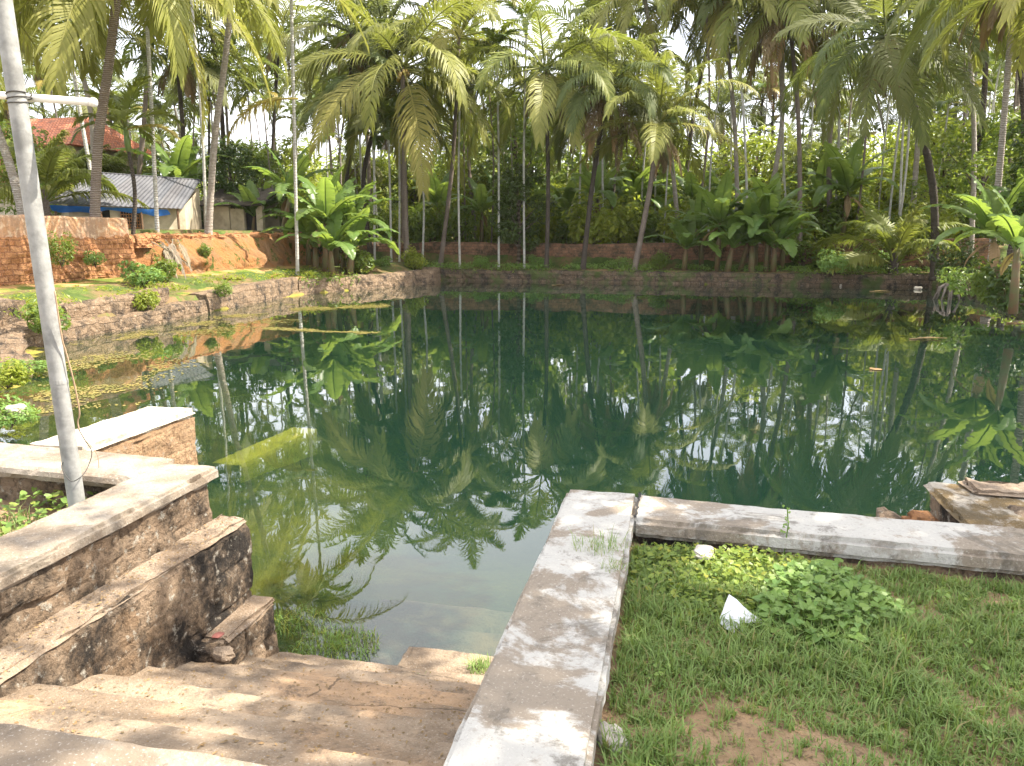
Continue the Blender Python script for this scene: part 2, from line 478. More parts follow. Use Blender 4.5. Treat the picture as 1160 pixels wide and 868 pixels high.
def zg(x, y):
    d = pool_d(x, y)
    if d < 0.3:
        e = -d
        left = x < -2.5 - 0.1 * y and y > 4
        if left and y < 36:
            return -0.09 - 0.22 * sm(0.5, 4.0, e) - 1.3 * sm(3.5, 8.0, e) + 0.07 * nz(x, y, 0, 0.4)
        if y < 12 and -7 < x < 3: return -0.40 - 1.1 * sm(1.0, 6.0, e) + 0.08 * nz(x, y, 0, 0.6)
        return -0.45 - 1.2 * sm(0.0, 3.0, e)
    if y < 4.8 and x > -6: return -0.7
    if y < 18 and x < -4:          # near left shore
        return 0.05 + 0.5 * sm(0.2, 3, d) + 0.6 * sm(4, 9, d) + 0.12 * nz(x, y, 3, 0.6)
    if x < -15 and y < 46:         # left bank and yard
        return 0.60 + 0.45 * sm(0.7, 2.6, d) + 1.85 * sm(21.3, 21.9, -x) + 0.02 * max(0, -x - 23) + 0.05 * nz(x, y, 1, 0.7)
    if y > 43:
        return 0.68 + 1.37 * sm(48.4, 49.2, y) + 0.012 * max(0, y - 50) + 0.06 * nz(x, y, 1, 0.5)
    return 0.55 + 0.5 * sm(1, 5, d) + 0.05 * nz(x, y, 2, 0.5)


xs = sorted(set([-600, -350, -200, -120, -80, -60, -50, -44, -38, -34, -31] + [-30 + 0.5 * i for i in range(101)] + [21, 23, 26, 30, 36, 45, 60, 90, 150, 300, 600]))
ys = sorted(set([-300, -150, -60, -30, -15, -8, -4, -2] + [0.5 * i for i in range(111)] + [56, 58, 60, 64, 68, 74, 82, 92, 110, 140, 200, 320, 600]))
mb = MB()
for y in ys:
    for x in xs:
        mb.add((x, y, zg(x, y)))
nx = len(xs)
for j in range(len(ys) - 1):
    for i in range(nx - 1):
        a = j * nx + i
        mb.f.append((a, a + 1, a + nx + 1, a + nx))
g = tag(mb.build('ground', M['ground'], None, True), 'earth and undergrowth ground around and under the pond', 'ground', None, 'structure')

mb = MB(); mb.box(-18.2, 13.2, 0.9, 45.3, -2.6, 0.0)
tag(mb.build('water', M['water']), 'green reflecting pond water', 'water', None, 'structure')


# ------------------------------------------------------------------ masonry builders
def grid_box(mb, x0, x1, y0, y1, z0, z1, res, amp, fs=3.0, shear=0.0, rnd_e=0.012, lip=0.0, top_amp=None, blocks=None):
    """a solid block with a rough displaced skin; shear moves y with x"""
    nX = max(2, int((x1 - x0) / res)); nY = max(2, int((y1 - y0) / res)); nZ = max(2, int((z1 - z0) / res))
    idx = {}

    def vert(i, j, k):
        key = (i, j, k)
        if key in idx: return idx[key]
        x = x0 + (x1 - x0) * i / nX; y = y0 + (y1 - y0) * j / nY; z = z0 + (z1 - z0) * k / nZ
        ex = (i in (0, nX)) + (j in (0, nY)) + (k in (0, nZ))
        n = Vector(((i == nX) - (i == 0), (j == nY) - (j == 0), (k == nZ) - (k == 0)))
        a = nz(x, y, z, fs, 4)
        b = nz(x + 7.3, y - 3.1, z + 1.7, fs * 4, 3)
        am = top_amp if (top_amp is not None and k == nZ) else amp
        dsp = am * (a + 0.5 * b)
        if blocks and ex == 1 and n.z == 0:
            sx = (y if n.x else x) + 0.05 * nz(x, y, z, 2.0, 3); zz = z + 0.045 * nz(x + 5, y, z, 1.7, 3)
            row = math.floor(zz / blocks[1]); cx = sx / blocks[0] + 0.5 * (row % 2) + 0.13 * row
            fx = cx - math.floor(cx); fz = zz / blocks[1] - row
            ed = min(min(fx, 1 - fx) * blocks[0], min(fz, 1 - fz) * blocks[1])
            hsh = (math.sin(math.floor(cx) * 12.99 + row * 78.2) * 43758.5) % 1.0
            dsp += blocks[2] * (hsh - 0.5) - blocks[3] * max(0.0, 1 - ed / 0.022) * (0.35 + 0.65 * sm(-.2, .3, nz(x, y, z, 1.1, 2)))
        if ex >= 2: dsp -= rnd_e * (1.0 + 1.6 * max(0, b + a))
        p = Vector((x, y, z)) + n * dsp
        if lip and k == 0: p.z += lip * nz(x, y, 0, 3.2, 2)
        p.y += shear * (x - x0)
        idx[key] = mb.add(p)
        return idx[key]

    for i in range(nX):
        for j in range(nY):
            mb.f.append((vert(i, j, nZ), vert(i + 1, j, nZ), vert(i + 1, j + 1, nZ), vert(i, j + 1, nZ)))
            mb.f.append((vert(i, j, 0), vert(i, j + 1, 0), vert(i + 1, j + 1, 0), vert(i + 1, j, 0)))
    for i in range(nX):
        for k in range(nZ):
            mb.f.append((vert(i, 0, k), vert(i + 1, 0, k), vert(i + 1, 0, k + 1), vert(i, 0, k + 1)))
            mb.f.append((vert(i, nY, k), vert(i, nY, k + 1), vert(i + 1, nY, k + 1), vert(i + 1, nY, k)))
    for j in range(nY):
        for k in range(nZ):
            mb.f.append((vert(0, j, k), vert(0, j, k + 1), vert(0, j + 1, k + 1), vert(0, j + 1, k)))
            mb.f.append((vert(nX, j, k), vert(nX, j + 1, k), vert(nX, j + 1, k + 1), vert(nX, j, k + 1)))


def block(name, mat, parent, *a, **k):
    mb = MB(); grid_box(mb, *a, **k)
    return mb.build(name, mat, parent)


def sweep_wall(mb, pts, z0, ztop, thick, res, amp, fs=1.6):
    """rough wall along a polyline; pts run with the wall body on the right; ztop may be a function of arc length"""
    P = [Vector((p[0], p[1], 0)) for p in pts]
    L = [0]
    for a, b in zip(P, P[1:]): L.append(L[-1] + (b - a).length)
    n = max(2, int(L[-1] / res))
    rows = []
    hz = max(2, int(1.4 / res))
    for i in range(n + 1):
        s = L[-1] * i / n
        k = 0
        while k < len(L) - 2 and s > L[k + 1]: k += 1
        u = (s - L[k]) / (L[k + 1] - L[k])
        p = P[k].lerp(P[k + 1], u)
        d = (P[k + 1] - P[k]).normalized(); nrm = Vector((d.y, -d.x, 0))
        zt = ztop(s) if callable(ztop) else ztop
        row = []
        for m in range(hz + 1):
            z = z0 + (zt - z0) * m / hz
            q = p - nrm * (amp * (nz(p.x, p.y, z, fs, 4) + 0.5 * nz(p.x, p.y, z + 9, fs * 4, 2)) - (0.04 if m == hz else 0)); row.append(mb.add((q.x, q.y, z + (amp * nz(p.x, p.y, 5, fs * 2, 3) if m == hz else 0))))
        for m in range(3):
            q = p + nrm * thick * (m + 1) / 3
            row.append(mb.add((q.x, q.y, zt + amp * nz(q.x, q.y, 5, fs * 2, 3))))
        q = p + nrm * thick; row.append(mb.add((q.x, q.y, z0)))
        rows.append(row)
    for a, b in zip(rows, rows[1:]):
        for m in range(len(a) - 1):
            mb.f.append((a[m], a[m + 1], b[m + 1], b[m]))
    mb.f.append(tuple(rows[0][::-1])); mb.f.append(tuple(rows[-1]))


# ---- near stairs
st = empty('staircase', (-1.6, 2.4, 0))
tag(st, 'worn brown concrete steps going down between two walls into the pond', 'steps')
def stair_z(x, y):
    """worn flight: rounded treads that slope a little to the pond"""
    u = (4.2 - y) / 0.34
    k = math.floor(u); f = u - k                 # f = 0 at the nosing of step k
    wear = 0.66 + 0.08 * nz(x, y, 1, 0.9, 2)
    step = k + sm(0.80, 1.0, f)
    return 0.05 + 0.16 * ((1 - wear * 0.75) * step + wear * 0.75 * u) + 0.005 * nz(x, y, 3, 1.8, 4) + 0.006 * nz(x, y, 6, 11, 3)


mb = MB()
nX, nY = 62, 110
for j in range(nY + 1):
    y = 1.80 + (4.20 - 1.80) * j / nY
    for i in range(nX + 1):
        x = -2.66 + (2.66 - 0.57) * i / nX
        mb.add((x - st.location.x, y + 0.03 * nz(x, 0, 0, 3, 3) * (j == nY) - st.location.y, stair_z(x, min(y, 4.199))))
for j in range(nY):
    for i in range(nX):
        q = j * (nX + 1) + i
        mb.f.append((q, q + 1, q + nX + 2, q + nX + 1))
base_i = nY * (nX + 1)
low = [mb.add((mb.v[base_i + i][0], mb.v[base_i + i][1] + .01, -0.5)) for i in range(nX + 1)]
for i in range(nX): mb.f.append((base_i + i, base_i + i + 1, low[i + 1], low[i]))
mb.build('flight', M['stairs'], st)
for k, (x0, x1, y0, y1, z0, zt) in enumerate(((-1.75, -.585, 4.16, 4.56, -.6, .012), (-2.4, -1.77, 4.16, 4.50, -.6, -.02), (-2.4, -.585, 4.54, 5.1, -.7, -.13), (-2.4, -.585, 5.08, 5.7, -.8, -.27))):
    mb = MB()
    grid_box(mb, x0 - st.location.x, x1 - st.location.x, y0 - st.location.y, y1 - st.location.y, z0, zt, 0.05, 0.008, 2.5, rnd_e=0.02, top_amp=0.014)
    mb.build('flooded_step', M['stairs'], st)
mb = MB(); grid_box(mb, -2.62 + 1.6, -0.585 + 1.6, -5 - 2.4, 1.86 - 2.4, 0.3, 1.20, 0.04, 0.010, 2.5, rnd_e=0.03)
mb.build('landing', M['coping_left'], st)

# ---- left stepped wall with coping
lw = empty('stepped_wall', (-3.0, 3.0, 0))
tag(lw, 'stained laterite wall with grey coping dropping in ledges beside the steps', 'wall')
lx, ly = -lw.location.x, -lw.location.y
block('upper_tier', M['laterite_near'], lw, -3.18 + lx, -2.87 + lx, -4 + ly, 4.14 + ly, 0.25, 1.235, 0.02, 0.026, 2.6, blocks=(.40, .21, .030, .028))
block('coping', M['coping_left'], lw, -3.22 + lx, -2.825 + lx, -4 + ly, 4.19 + ly, 1.215, 1.30, 0.02, 0.008, 3.0, lip=0.03, rnd_e=0.016)
block('middle_ledge', M['laterite_near'], lw, -2.90 + lx, -2.645 + lx, -4 + ly, 4.20 + ly, -0.4, 0.945, 0.022, 0.022, 2.0, blocks=(.46, .24, .028, .022))
block('ledge_top', M['ledge'], lw, -2.86 + lx, -2.652 + lx, -4 + ly, 4.20 + ly, 0.925, 0.970, 0.02, 0.020, 2.4, rnd_e=0.026, lip=0.05)
block('lower_ledge', M['laterite_near'], lw, -2.66 + lx, -2.49 + lx, 3.5 + ly, 4.20 + ly, -0.4, 0.42, 0.02, 0.02, 2.2, blocks=(.35, .2, .02, .02))
block('ledge_top', M['ledge'], lw, -2.67 + lx, -2.482 + lx, 3.62 + ly, 4.205 + ly, 0.40, 0.445, 0.02, 0.014, 2.0, rnd_e=0.026, lip=.04)
block('side_arm', M['laterite_near'], lw, -9.0 + lx, -3.19 + lx, 4.27 + ly, 4.60 + ly, -0.6, 1.225, 0.05, 0.02, 2.2, shear=-0.06)
block('arm_coping', M['coping_left'], lw, -9.0 + lx, -3.225 + lx, 4.19 + ly, 4.67 + ly, 1.212, 1.298, 0.04, 0.006, 3.0, shear=-0.06, lip=0.015)

sw = empty('stub_wall', (-4.2, 5.0, 0))
tag(sw, 'short laterite wall with bright whitewashed top running out into the pond', 'wall')
lx, ly = 4.2, -5.0
block('wall_body', M['laterite_mid'], sw, -4.46 + lx, -3.99 + lx, 4.34 + ly, 5.64 + ly, -1.2, 1.235, 0.022, 0.026, 2.4, blocks=(.38, .2, .03, .03))
block('wall_top', M['white_top'], sw, -4.47 + lx, -3.985 + lx, 4.36 + ly, 5.65 + ly, 1.22, 1.295, 0.025, 0.012, 2.5, rnd_e=0.022, lip=0.045)

# ---- right L-shaped coping wall
rw = empty('coping_wall', (-0.4, 3.0, 0))
tag(rw, 'L-shaped low wall with whitish worn concrete coping and a crack at its corner', 'wall')
lx, ly = 0.4, -3.0
block('wall_body', M['laterite_near'], rw, -0.575 + lx, -0.225 + lx, -5 + ly, 4.18 + ly, -0.5, 1.215, 0.06, 0.015, 2.2)
block('coping', M['coping'], rw, -0.60 + lx, -0.195 + lx, -5 + ly, 4.23 + ly, 1.20, 1.30, 0.018, 0.007, 3.0, rnd_e=0.015)
block('side_body', M['laterite_near'], rw, -0.22 + lx, 9.0 + lx, 3.86 + ly, 4.17 + ly, -0.5, 1.215, 0.07, 0.012, 2.2, shear=-0.05)
block('side_coping', M['coping'], rw, -0.205 + lx, 9.0 + lx, 3.83 + ly, 4.228 + ly, 1.195, 1.297, 0.022, 0.007, 3.0, shear=-0.05, rnd_e=0.015)
mb = MB()
pts = [(-0.188 + lx + 0.010 * nz(0, s, 0, 9, 2), 4.24 - 0.40 * s + ly, 1.302) for s in np.linspace(0, 1, 14)]
for a, b in zip(pts, pts[1:]):
    wd = 0.007
    mb.poly([(a[0] - wd, a[1], a[2]), (a[0] + wd, a[1], a[2]), (b[0] + wd, b[1], b[2]), (b[0] - wd, b[1], b[2])])
mb.build('crack', M['dark'], rw)

# ---- mossy block right
bk = empty('masonry_pier', (2.4, 5.4, 0))
tag(bk, 'dark broken masonry pier with brown mossy top beyond the right coping', 'pier')
block('pier_body', M['laterite_near'], bk, -0.62, 0.9, -0.75, 0.38, -1.2, 0.99, 0.03, 0.045, 2.0, rnd_e=0.02, blocks=(.38, .2, .03, .03))
block('pier_top', M['mossblock'], bk, -0.66, 0.94, -0.78, 0.40, 0.965, 1.01, 0.035, 0.016, 2.5, rnd_e=0.02)
block('pier_foot', M['laterite_near'], bk, -1.0, -.6, -.5, .42, -1.2, .72, 0.05, 0.07, 2.0, rnd_e=0.05)
block('broken_cap', M['ledge'], bk, -0.42, 0.22, 0.10, 0.41, 1.00, 1.055, 0.03, 0.03, 3.0, rnd_e=0.03)
block('loose_brick', M['laterite_bright'], bk, -0.86, -0.66, -0.15, 0.08, -0.9, 0.90, 0.04, 0.02, 3.0, rnd_e=0.02)

# ---- near plots
def sheet(name, x0, x1, y0, y1, z, res, amp, mat, label, cat, fs=1.2):
    mb = MB()
    nX = int((x1 - x0) / res); nY = int((y1 - y0) / res)
    for j in range(nY + 1):
        for i in range(nX + 1):
            x = x0 + (x1 - x0) * i / nX; y = y0 + (y1 - y0) * j / nY
            mb.add((x, y, z + amp * nz(x, y, 4, fs, 4)))
    for j in range(nY):
        for i in range(nX):
            a = j * (nX + 1) + i
            mb.f.append((a, a + 1, a + nX + 2, a + nX + 1))
    return tag(mb.build(name, mat, None, True), label, cat, None, 'structure')


sheet('lawn_soil', -0.24, 9.0, -5, 4.0, 1.165, 0.06, 0.03, M['soil'], 'brown soil of the lawn behind the right coping', 'soil')
sheet('plot_soil', -9.0, -3.17, -5, 4.38, 1.02, 0.1, 0.05, M['soil'], 'soil of the small plot behind the left wall', 'soil')

# ---- pond edge walls
lo = empty('pond_edge_wall', (0, 0, 0))
tag(lo, 'low sunlit laterite wall along the left edge of the pond', 'wall')
P1 = [(-16.4, 24.4), (-16.1, 22.0), (-15.7, 16.6), (-12.6, 12.9)]
mb = MB(); sweep_wall(mb, [(-17.2, 32.5), (-16.55, 24.6)], -0.8, lambda s: 0.80 - 0.02 * s + 0.02 * math.sin(s * 2), 0.75, 0.12, 0.06); mb.build('wall_length', M['pond_wall'], lo)
mb = MB(); sweep_wall(mb, [(-16.5, 24.4), (-16.0, 22.0), (-15.8, 18.0), (-15.5, 16.2)], -0.8, lambda s: 0.42 + 0.05 * math.sin(s), 0.5, 0.12, 0.09); mb.build('lower_course', M['pond_wall'], lo)
mb = MB(); sweep_wall(mb, [(-16.95, 23.0), (-16.5, 21.2), (-16.3, 17.8)], 0.2, lambda s: 0.98 - 0.03 * s, 0.5, 0.12, 0.06); mb.build('upper_course', M['pond_wall'], lo)
mb = MB(); sweep_wall(mb, [(-15.9, 17.2), (-15.3, 15.2), (-13.2, 13.4)], -0.3, lambda s: 0.75 - 0.16 * s, 0.8, 0.15, 0.16); mb.build('broken_end', M['pond_wall'], lo)
mb = MB(); grid_box(mb, -17.0, -16.2, 15.4, 16.4, 0.3, 1.12, 0.12, 0.04); mb.build('end_pillar', M['pond_wall'], lo)
pw = MB(); sweep_wall(pw, [(-14.2, 44.7), (-13.75, 42.2), (-17.2, 32.6)], -0.8, lambda s: 0.74 - 0.012 * s + 0.03 * math.sin(s * 1.7), 0.9, 0.15, 0.10)
tag(pw.build('pond_edge_wall', M['pond_wall']), 'low crumbling wall edging the bank under the banana clump', 'wall')
pw = MB(); sweep_wall(pw, [(12.9, 43.9), (-14.3, 44.6)], -0.8, lambda s: 0.64 + 0.03 * math.sin(s * 1.3) - 0.03 * nz(s, 0, 0, 1, 2), 0.7, 0.16, 0.10)
tag(pw.build('pond_edge_wall', M['dark_pond_wall']), 'dark mossy wall along the far edge of the pond', 'wall')
pw = MB(); sweep_wall(pw, [(12.5, 4.0), (12.5, 30), (12.5, 44.0)], -0.8, lambda s: 0.45 + 0.08 * math.sin(s * .9), 0.7, 0.2, 0.12)
tag(pw.build('pond_edge_wall', M['dark_pond_wall']), 'dark overgrown wall along the right edge of the pond', 'wall')

# submerged ledges with algae
for i, (a, b, wd, lab) in enumerate([((255, 531), (346, 489), 0.42, 'yellow algae covered ledge lying just under the water beside the short wall')]):
    A = at_z(a[0], a[1], -0.10); B = at_z(b[0], b[1], -0.10)
    d = (B - A).normalized(); n_ = Vector((d.y, -d.x, 0))
    o = empty('sunken_ledge', (A + B) / 2)
    o.location.z = 0
    o.rotation_euler = (0, 0, math.atan2(d.y, d.x))
    ln = (B - A).length
    block('ledge_block', M['algae_stone'], o, -ln / 2, ln / 2, -wd / 2, wd / 2, -1.5, -0.03, 0.06, 0.010, 2.5)
    tag(o, lab, 'ledge')

# ---- laterite wall, earth bank
hw = empty('boundary_wall', (-21, 20, 0))
tag(hw, 'tall orange laterite wall with plastered top on the left bank', 'wall')
mb = MB(); sweep_wall(mb, [(0.15, 6.6), (0.15, -8)], 0.7, lambda s: 2.62 + 0.10 * nz(s, 2, 0, .7, 2), 0.6, 0.09, 0.14, 2.2); mb.build('rough_courses', M['laterite_bright'], hw)
mb = MB(); sweep_wall(mb, [(0.02, 6.4), (0.02, -8)], 2.45, lambda s: 3.34 + 0.03 * nz(s, 2, 0, 1, 2), 0.5, 0.09, 0.04, 1.0)
t = NT('brick_plaster')
c = t.mix(t.ramp(t.noise(1.0, 7, .65), .38, .62), (0.42, 0.24, 0.13), (0.30, 0.20, 0.135)); c = t.mix(t.ramp(t.noise(4, 7, .7), .5, .62), c, (0.50, 0.36, 0.24))
M['oldplaster'] = t.done(t.bsdf(c, 0.92, 0.15, t.bump(t.noise(9, 7, .7), 0.05)))
mb.build('plastered_top', M['oldplaster'], hw)
# bank: rough earth face
mb = MB()
nY, nU = 200, 40
for j in range(nY + 1):
    y = 25.5 + 17.0 * j / nY
    for i in range(nU + 1):
        u = i / nU
        x = -18.6 - 2.9 * u
        prof = sm(0.38, 0.88, u + .06 * nz(y, 2, 0, 1.1, 3))
        ztop = 2.62 + 0.10 * nz(y, 3, 0, .8, 3)
        foot = 0.85 + 0.15 * nz(y, 1, 0, .5, 2)
        z = foot + (ztop - foot) * prof
        sl_ = sm(29.5, 25.8, y) if False else 1 - sm(25.8, 29.5, y)
        x = x * (1 - sl_) + (-21.4 - .3 * u) * sl_
        dx = (0.55 * nz(x, y, z, 0.7, 6) + .30 * abs(nz(x, y + 9, z * 1.5, 1.6, 4))) * math.sin(PI * min(1, u * 1.2)) * (1 - sl_) if u < .95 else 0
        mb.add((x + dx + (0.5 if j == nY else 0), y, z))
for j in range(nY):
    for i in range(nU):
        a = j * (nU + 1) + i
        mb.f.append((a, a + nU + 1, a + nU + 2, a + 1))
tag(mb.build('earth_bank', M['earth'], None, True), 'orange eroded earth bank below the hut', 'bank', None, 'structure')
cr = MB(); sweep_wall(cr, [(-21.05, 41.5), (-21.0, 26.8)], 2.2, lambda s: 2.72 + 0.10 * nz(s, 8, 0, .9, 3), 0.7, 0.10, 0.13, 2.6)
tag(cr.build('boundary_wall', M['laterite_bright']), 'crumbled laterite courses topping the earth bank before the hut', 'wall')
# grassy strip between the low wall and the bank
mb = MB()
for j in range(61):
    y = 15.0 + 27.0 * j / 60
    xe = -16.6 - 0.062 * (y - 22) if y < 32.5 else -17.25 + (y - 32.5) * 0.33
    for i in range(13):
        u = i / 12
        x = (xe - 0.42) * (1 - u) + (-21.0) * u
        mb.add((x, y, 0.60 + 0.52 * sm(0, .8, u) + 0.07 * nz(x, y, 2, .8, 3)))
for j in range(60):
    for i in range(12):
        a = j * 13 + i
        mb.f.append((a, a + 13, a + 14, a + 1))
tag(mb.build('grass_slope', M['slope'], None, True), 'narrow grassy strip between low wall and orange bank', 'slope', None, 'structure')

fw = MB(); sweep_wall(fw, [(9.6, 48.6), (-21, 48.9)], 0.4, lambda s: 2.18 + 0.12 * nz(s, 4, 0, .35, 3), 0.45, 0.16, 0.05)
tag(fw.build('boundary_wall', M['brick_far']), 'long old red brick wall behind the palms on the far bank', 'wall')
fw = MB(); sweep_wall(fw, [(16.5, 47.2), (9.7, 48.4)], 0.4, lambda s: 2.45 + 0.05 * nz(s, 4, 0, .35, 3), 0.45, 0.2, 0.05)
tag(fw.build('boundary_wall', M['brick_far']), 'orange brick wall end behind the young coconut palm at right', 'wall')

# ------------------------------------------------------------------ buildings on the left bank
def roof_slab(mb, A, B, C, D, th=0.06):
    """A,B eave; C,D ridge"""
    A, B, C, D = map(Vector, (A, B, C, D))
    n = (B - A).cross(D - A).normalized() * th
    q = [mb.add(p) for p in (A, B, C, D, A - n, B - n, C - n, D - n)]
    for f in ((0, 1, 2, 3), (7, 6, 5, 4), (0, 4, 5, 1), (1, 5, 6, 2), (2, 6, 7, 3), (3, 7, 4, 0)):
        mb.f.append(tuple(q[i] for i in f))


def corrugated(mb, A, B, C, D, nstrip, amp):
    """corrugated sheet from eave A-B to ridge D-C, one island for every metal sheet"""
    A, B, C, D = map(Vector, (A, B, C, D))
    n = (B - A).cross(D - A).normalized()
    if n.z < 0: n = -n
    per = 12
    for s in range(nstrip):
        cols = []
        for k in range(per + 1):
            u = (s + k / per) / nstrip
            off = n * (amp * (0.5 + 0.5 * math.cos(2 * PI * 3 * k / per)) + 0.004 * (s % 3))
            cols.append([mb.add(A.lerp(B, u) + off), mb.add(A.lerp(B, u).lerp(D.lerp(C, u), 0.5) + off), mb.add(D.lerp(C, u) + off)])
        for a, b in zip(cols, cols[1:]):
            mb.f.append((a[0], b[0], b[1], a[1])); mb.f.append((a[1], b[1], b[2], a[2]))


def zpt(px, py, z, o):
    p = at_z(px, py, z); return p - o


HB = at_z(140, 232, 4.15); HB.z = 2.75
hut = empty('shed', HB)
tag(hut, 'low shed with grey corrugated metal roof and blue tarp under its eave', 'shed')
eL = at_z(52, 231, 4.15) - HB; eR = at_z(207, 237, 4.05) - HB
back = Vector((-0.35, 0.94, 0)) * 4.6
rL = eL + back + Vector((0.9, 0.0, 1.75)); rR = eR + back * 0.85 + Vector((0.1, 0, 1.75))
mb = MB(); corrugated(mb, eL, eR, rR, rL, 9, 0.03); mb.build('roof', M['tin'], hut)
mb = MB(); roof_slab(mb, rL + Vector((0, -.1, .06)), rR + Vector((0, -.1, .06)), rR + Vector((0, .25, .02)), rL + Vector((0, .25, .02)), 0.04)
mb.build('ridge_cap', M['tin'], hut)
w1 = eL.lerp(eR, 0.10) + back * 0.16; w2 = eL.lerp(eR, 0.985) + back * 0.16; w3 = w2 + back * 0.75; w4 = w1 + back * 0.8
mb = MB()
for a, b in ((w1, w2), (w2, w3), (w3, w4), (w4, w1)):
    za, zb = (1.45, 1.45)
    if (a is w2): za, zb = 1.5, 2.6
    if (a is w3): za, zb = 2.6, 2.6
    if (a is w4): za, zb = 2.6, 1.5
    mb.poly([(a.x, a.y, -0.4), (b.x, b.y, -0.4), (b.x, b.y, zb), (a.x, a.y, za)])
mb.build('wall', M['plaster'], hut)
def on_wall(name, u0, u1, z0, z1, mat, off=0.03):
    mb = MB(); d = (w2 - w1); n = Vector((d.y, -d.x, 0)).normalized()
    if n.y > 0: n = -n
    a = w1 + d * u0; b = w1 + d * u1
    a.z = b.z = 0
    q = [a + n * off + Vector((0, 0, z0)), b + n * off + Vector((0, 0, z0)), b + n * off + Vector((0, 0, z1)), a + n * off + Vector((0, 0, z1))]
    p = [v - n * 0.1 for v in q]
    ids = [mb.add(v) for v in q + p]
    for f in ((0, 1, 2, 3), (0, 4, 5, 1), (1, 5, 6, 2), (2, 6, 7, 3), (3, 7, 4, 0)): mb.f.append(tuple(ids[i] for i in f))
    return mb.build(name, mat, hut)
on_wall('window', 0.42, 0.60, 0.3, 1.15, M['dark']); on_wall('doorway', 0.18, 0.33, -0.3, 1.25, M['dark'])
# lattice of the window
mb = MB(); d = w2 - w1; n = Vector((d.y, -d.x, 0)).normalized(); n = n if n.y < 0 else -n
for k in range(9):
    a = w1 + d * (0.42 + 0.18 * k / 8) + n * 0.05; mb.tube([(a.x, a.y, 0.3), (a.x, a.y, 1.15)], 0.03, 4)
for k in range(6):
    a = w1 + d * 0.42 + n * 0.05; b = w1 + d * 0.60 + n * 0.05; z = 0.3 + 0.85 * k / 5
    mb.tube([(a.x, a.y, z), (b.x, b.y, z)], 0.03, 4)
mb.build('lattice', M['laterite_bright'], hut)
mb = MB()
for k in range(40):
    u0, u1 = k / 40, (k + 1) / 40
    def tp(u, s):
        p = eL.lerp(eR, 0.02 + 0.86 * u) + back * (-0.015 + 0.04 * s)
        return (p.x + 0.05 * math.sin(u * 31 + s * 2), p.y - 0.06 * s * math.sin(u * 17), -0.16 * 0 + eL.z + (eR.z - eL.z) * u - 0.05 - (0.24 + 0.08 * math.sin(u * 9) + .04 * math.sin(u * 23)) * s)
    for s in range(4): mb.poly([tp(u0, s / 4), tp(u1, s / 4), tp(u1, (s + 1) / 4), tp(u0, (s + 1) / 4)])
mb.build('tarp', M['tarp'], hut, True)
for u in (0.05, 0.36, 0.66, 0.95):
    p = eL.lerp(eR, u) + back * 0.03
    mb = MB(); mb.tube([(p.x, p.y, -0.5), (p.x, p.y, eL.z - 0.02)], 0.06, 6); mb.build('post', M['wood'], hut)

# side walls right of the shed (half ruined lean-to)
A = at_z(222, 262, 2.9); ln = empty('ruined_outhouse', A)
tag(ln, 'ruined plastered outhouse with dark doorway right of the shed', 'outhouse')
mb = MB()
mb.box(-0.4, 1.3, 1.4, 1.65, -0.4, 1.65); mb.box(1.32, 2.2, 1.5, 1.7, -0.4, 1.3); mb.box(3.0, 3.4, 1.5, 1.75, -0.4, 1.55); mb.box(-0.4, 3.4, 3.4, 3.6, -0.4, 1.7)
mb.build('wall', M['plaster'], ln)
mb = MB(); mb.box(2.22, 2.98, 1.75, 1.85, -0.4, 1.25); mb.build('doorway', M['dark'], ln)
mb = MB(); roof_slab(mb, (-0.7, 1.0, 1.5), (3.6, 1.0, 1.5), (3.6, 3.9, 2.6), (-0.7, 3.9, 2.6), 0.08); mb.build('roof', M['dark_bark'], ln)

HS = at_y(75, 240, 44.0); HS.z = 2.8
hs = empty('house', HS)
tag(hs, 'two storey house with red tiled roofs half hidden behind palms', 'house')
mb = MB()
mb.box(-6.5, 1.0, 0, 7, -0.3, 5.9)
mb.build('wall', M['plaster'], hs)
mb = MB(); roof_slab(mb, (-7.3, -1.0, 5.5), (1.6, -1.0, 5.5), (-.4, 3.5, 7.8), (-5.6, 3.5, 7.8), 0.12); roof_slab(mb, (1.6, -1.0, 5.5), (1.6, 8, 5.5), (-.4, 3.6, 7.8), (-.4, 3.5, 7.8), 0.12); mb.build('upper_roof', M['tile'], hs)
mb = MB(); roof_slab(mb, (-7.5, -2.4, 3.55), (3.0, -2.4, 3.55), (2.4, 0.0, 4.9), (-6.5, 0.0, 4.9), 0.12); mb.build('middle_roof', M['tile'], hs)
mb = MB(); roof_slab(mb, (-3.0, -3.6, 2.5), (4.9, -3.6, 2.35), (4.5, -1.2, 3.5), (-3.0, -1.2, 3.5), 0.12)
t = NT('faded_red_roof'); c = t.mix(t.ramp(t.noise(1.2, 6), .4, .65), (0.52, 0.24, 0.17), (0.40, 0.21, 0.16)); M['fadedroof'] = t.done(t.bsdf(c, 0.8))
mb.build('porch_roof', M['fadedroof'], hs)
mb = MB(); mb.box(-2.5, 4.0, -3.0, -0.02, -0.3, 2.3); mb.build('porch_wall', M['plaster'], hs)
for x in (-4.6, -1.2):
    mb = MB(); mb.box(x, x + 1.1, -0.06, 0.0, 4.0 + 0.95, 5.4); mb.build('window', M['dark'], hs)

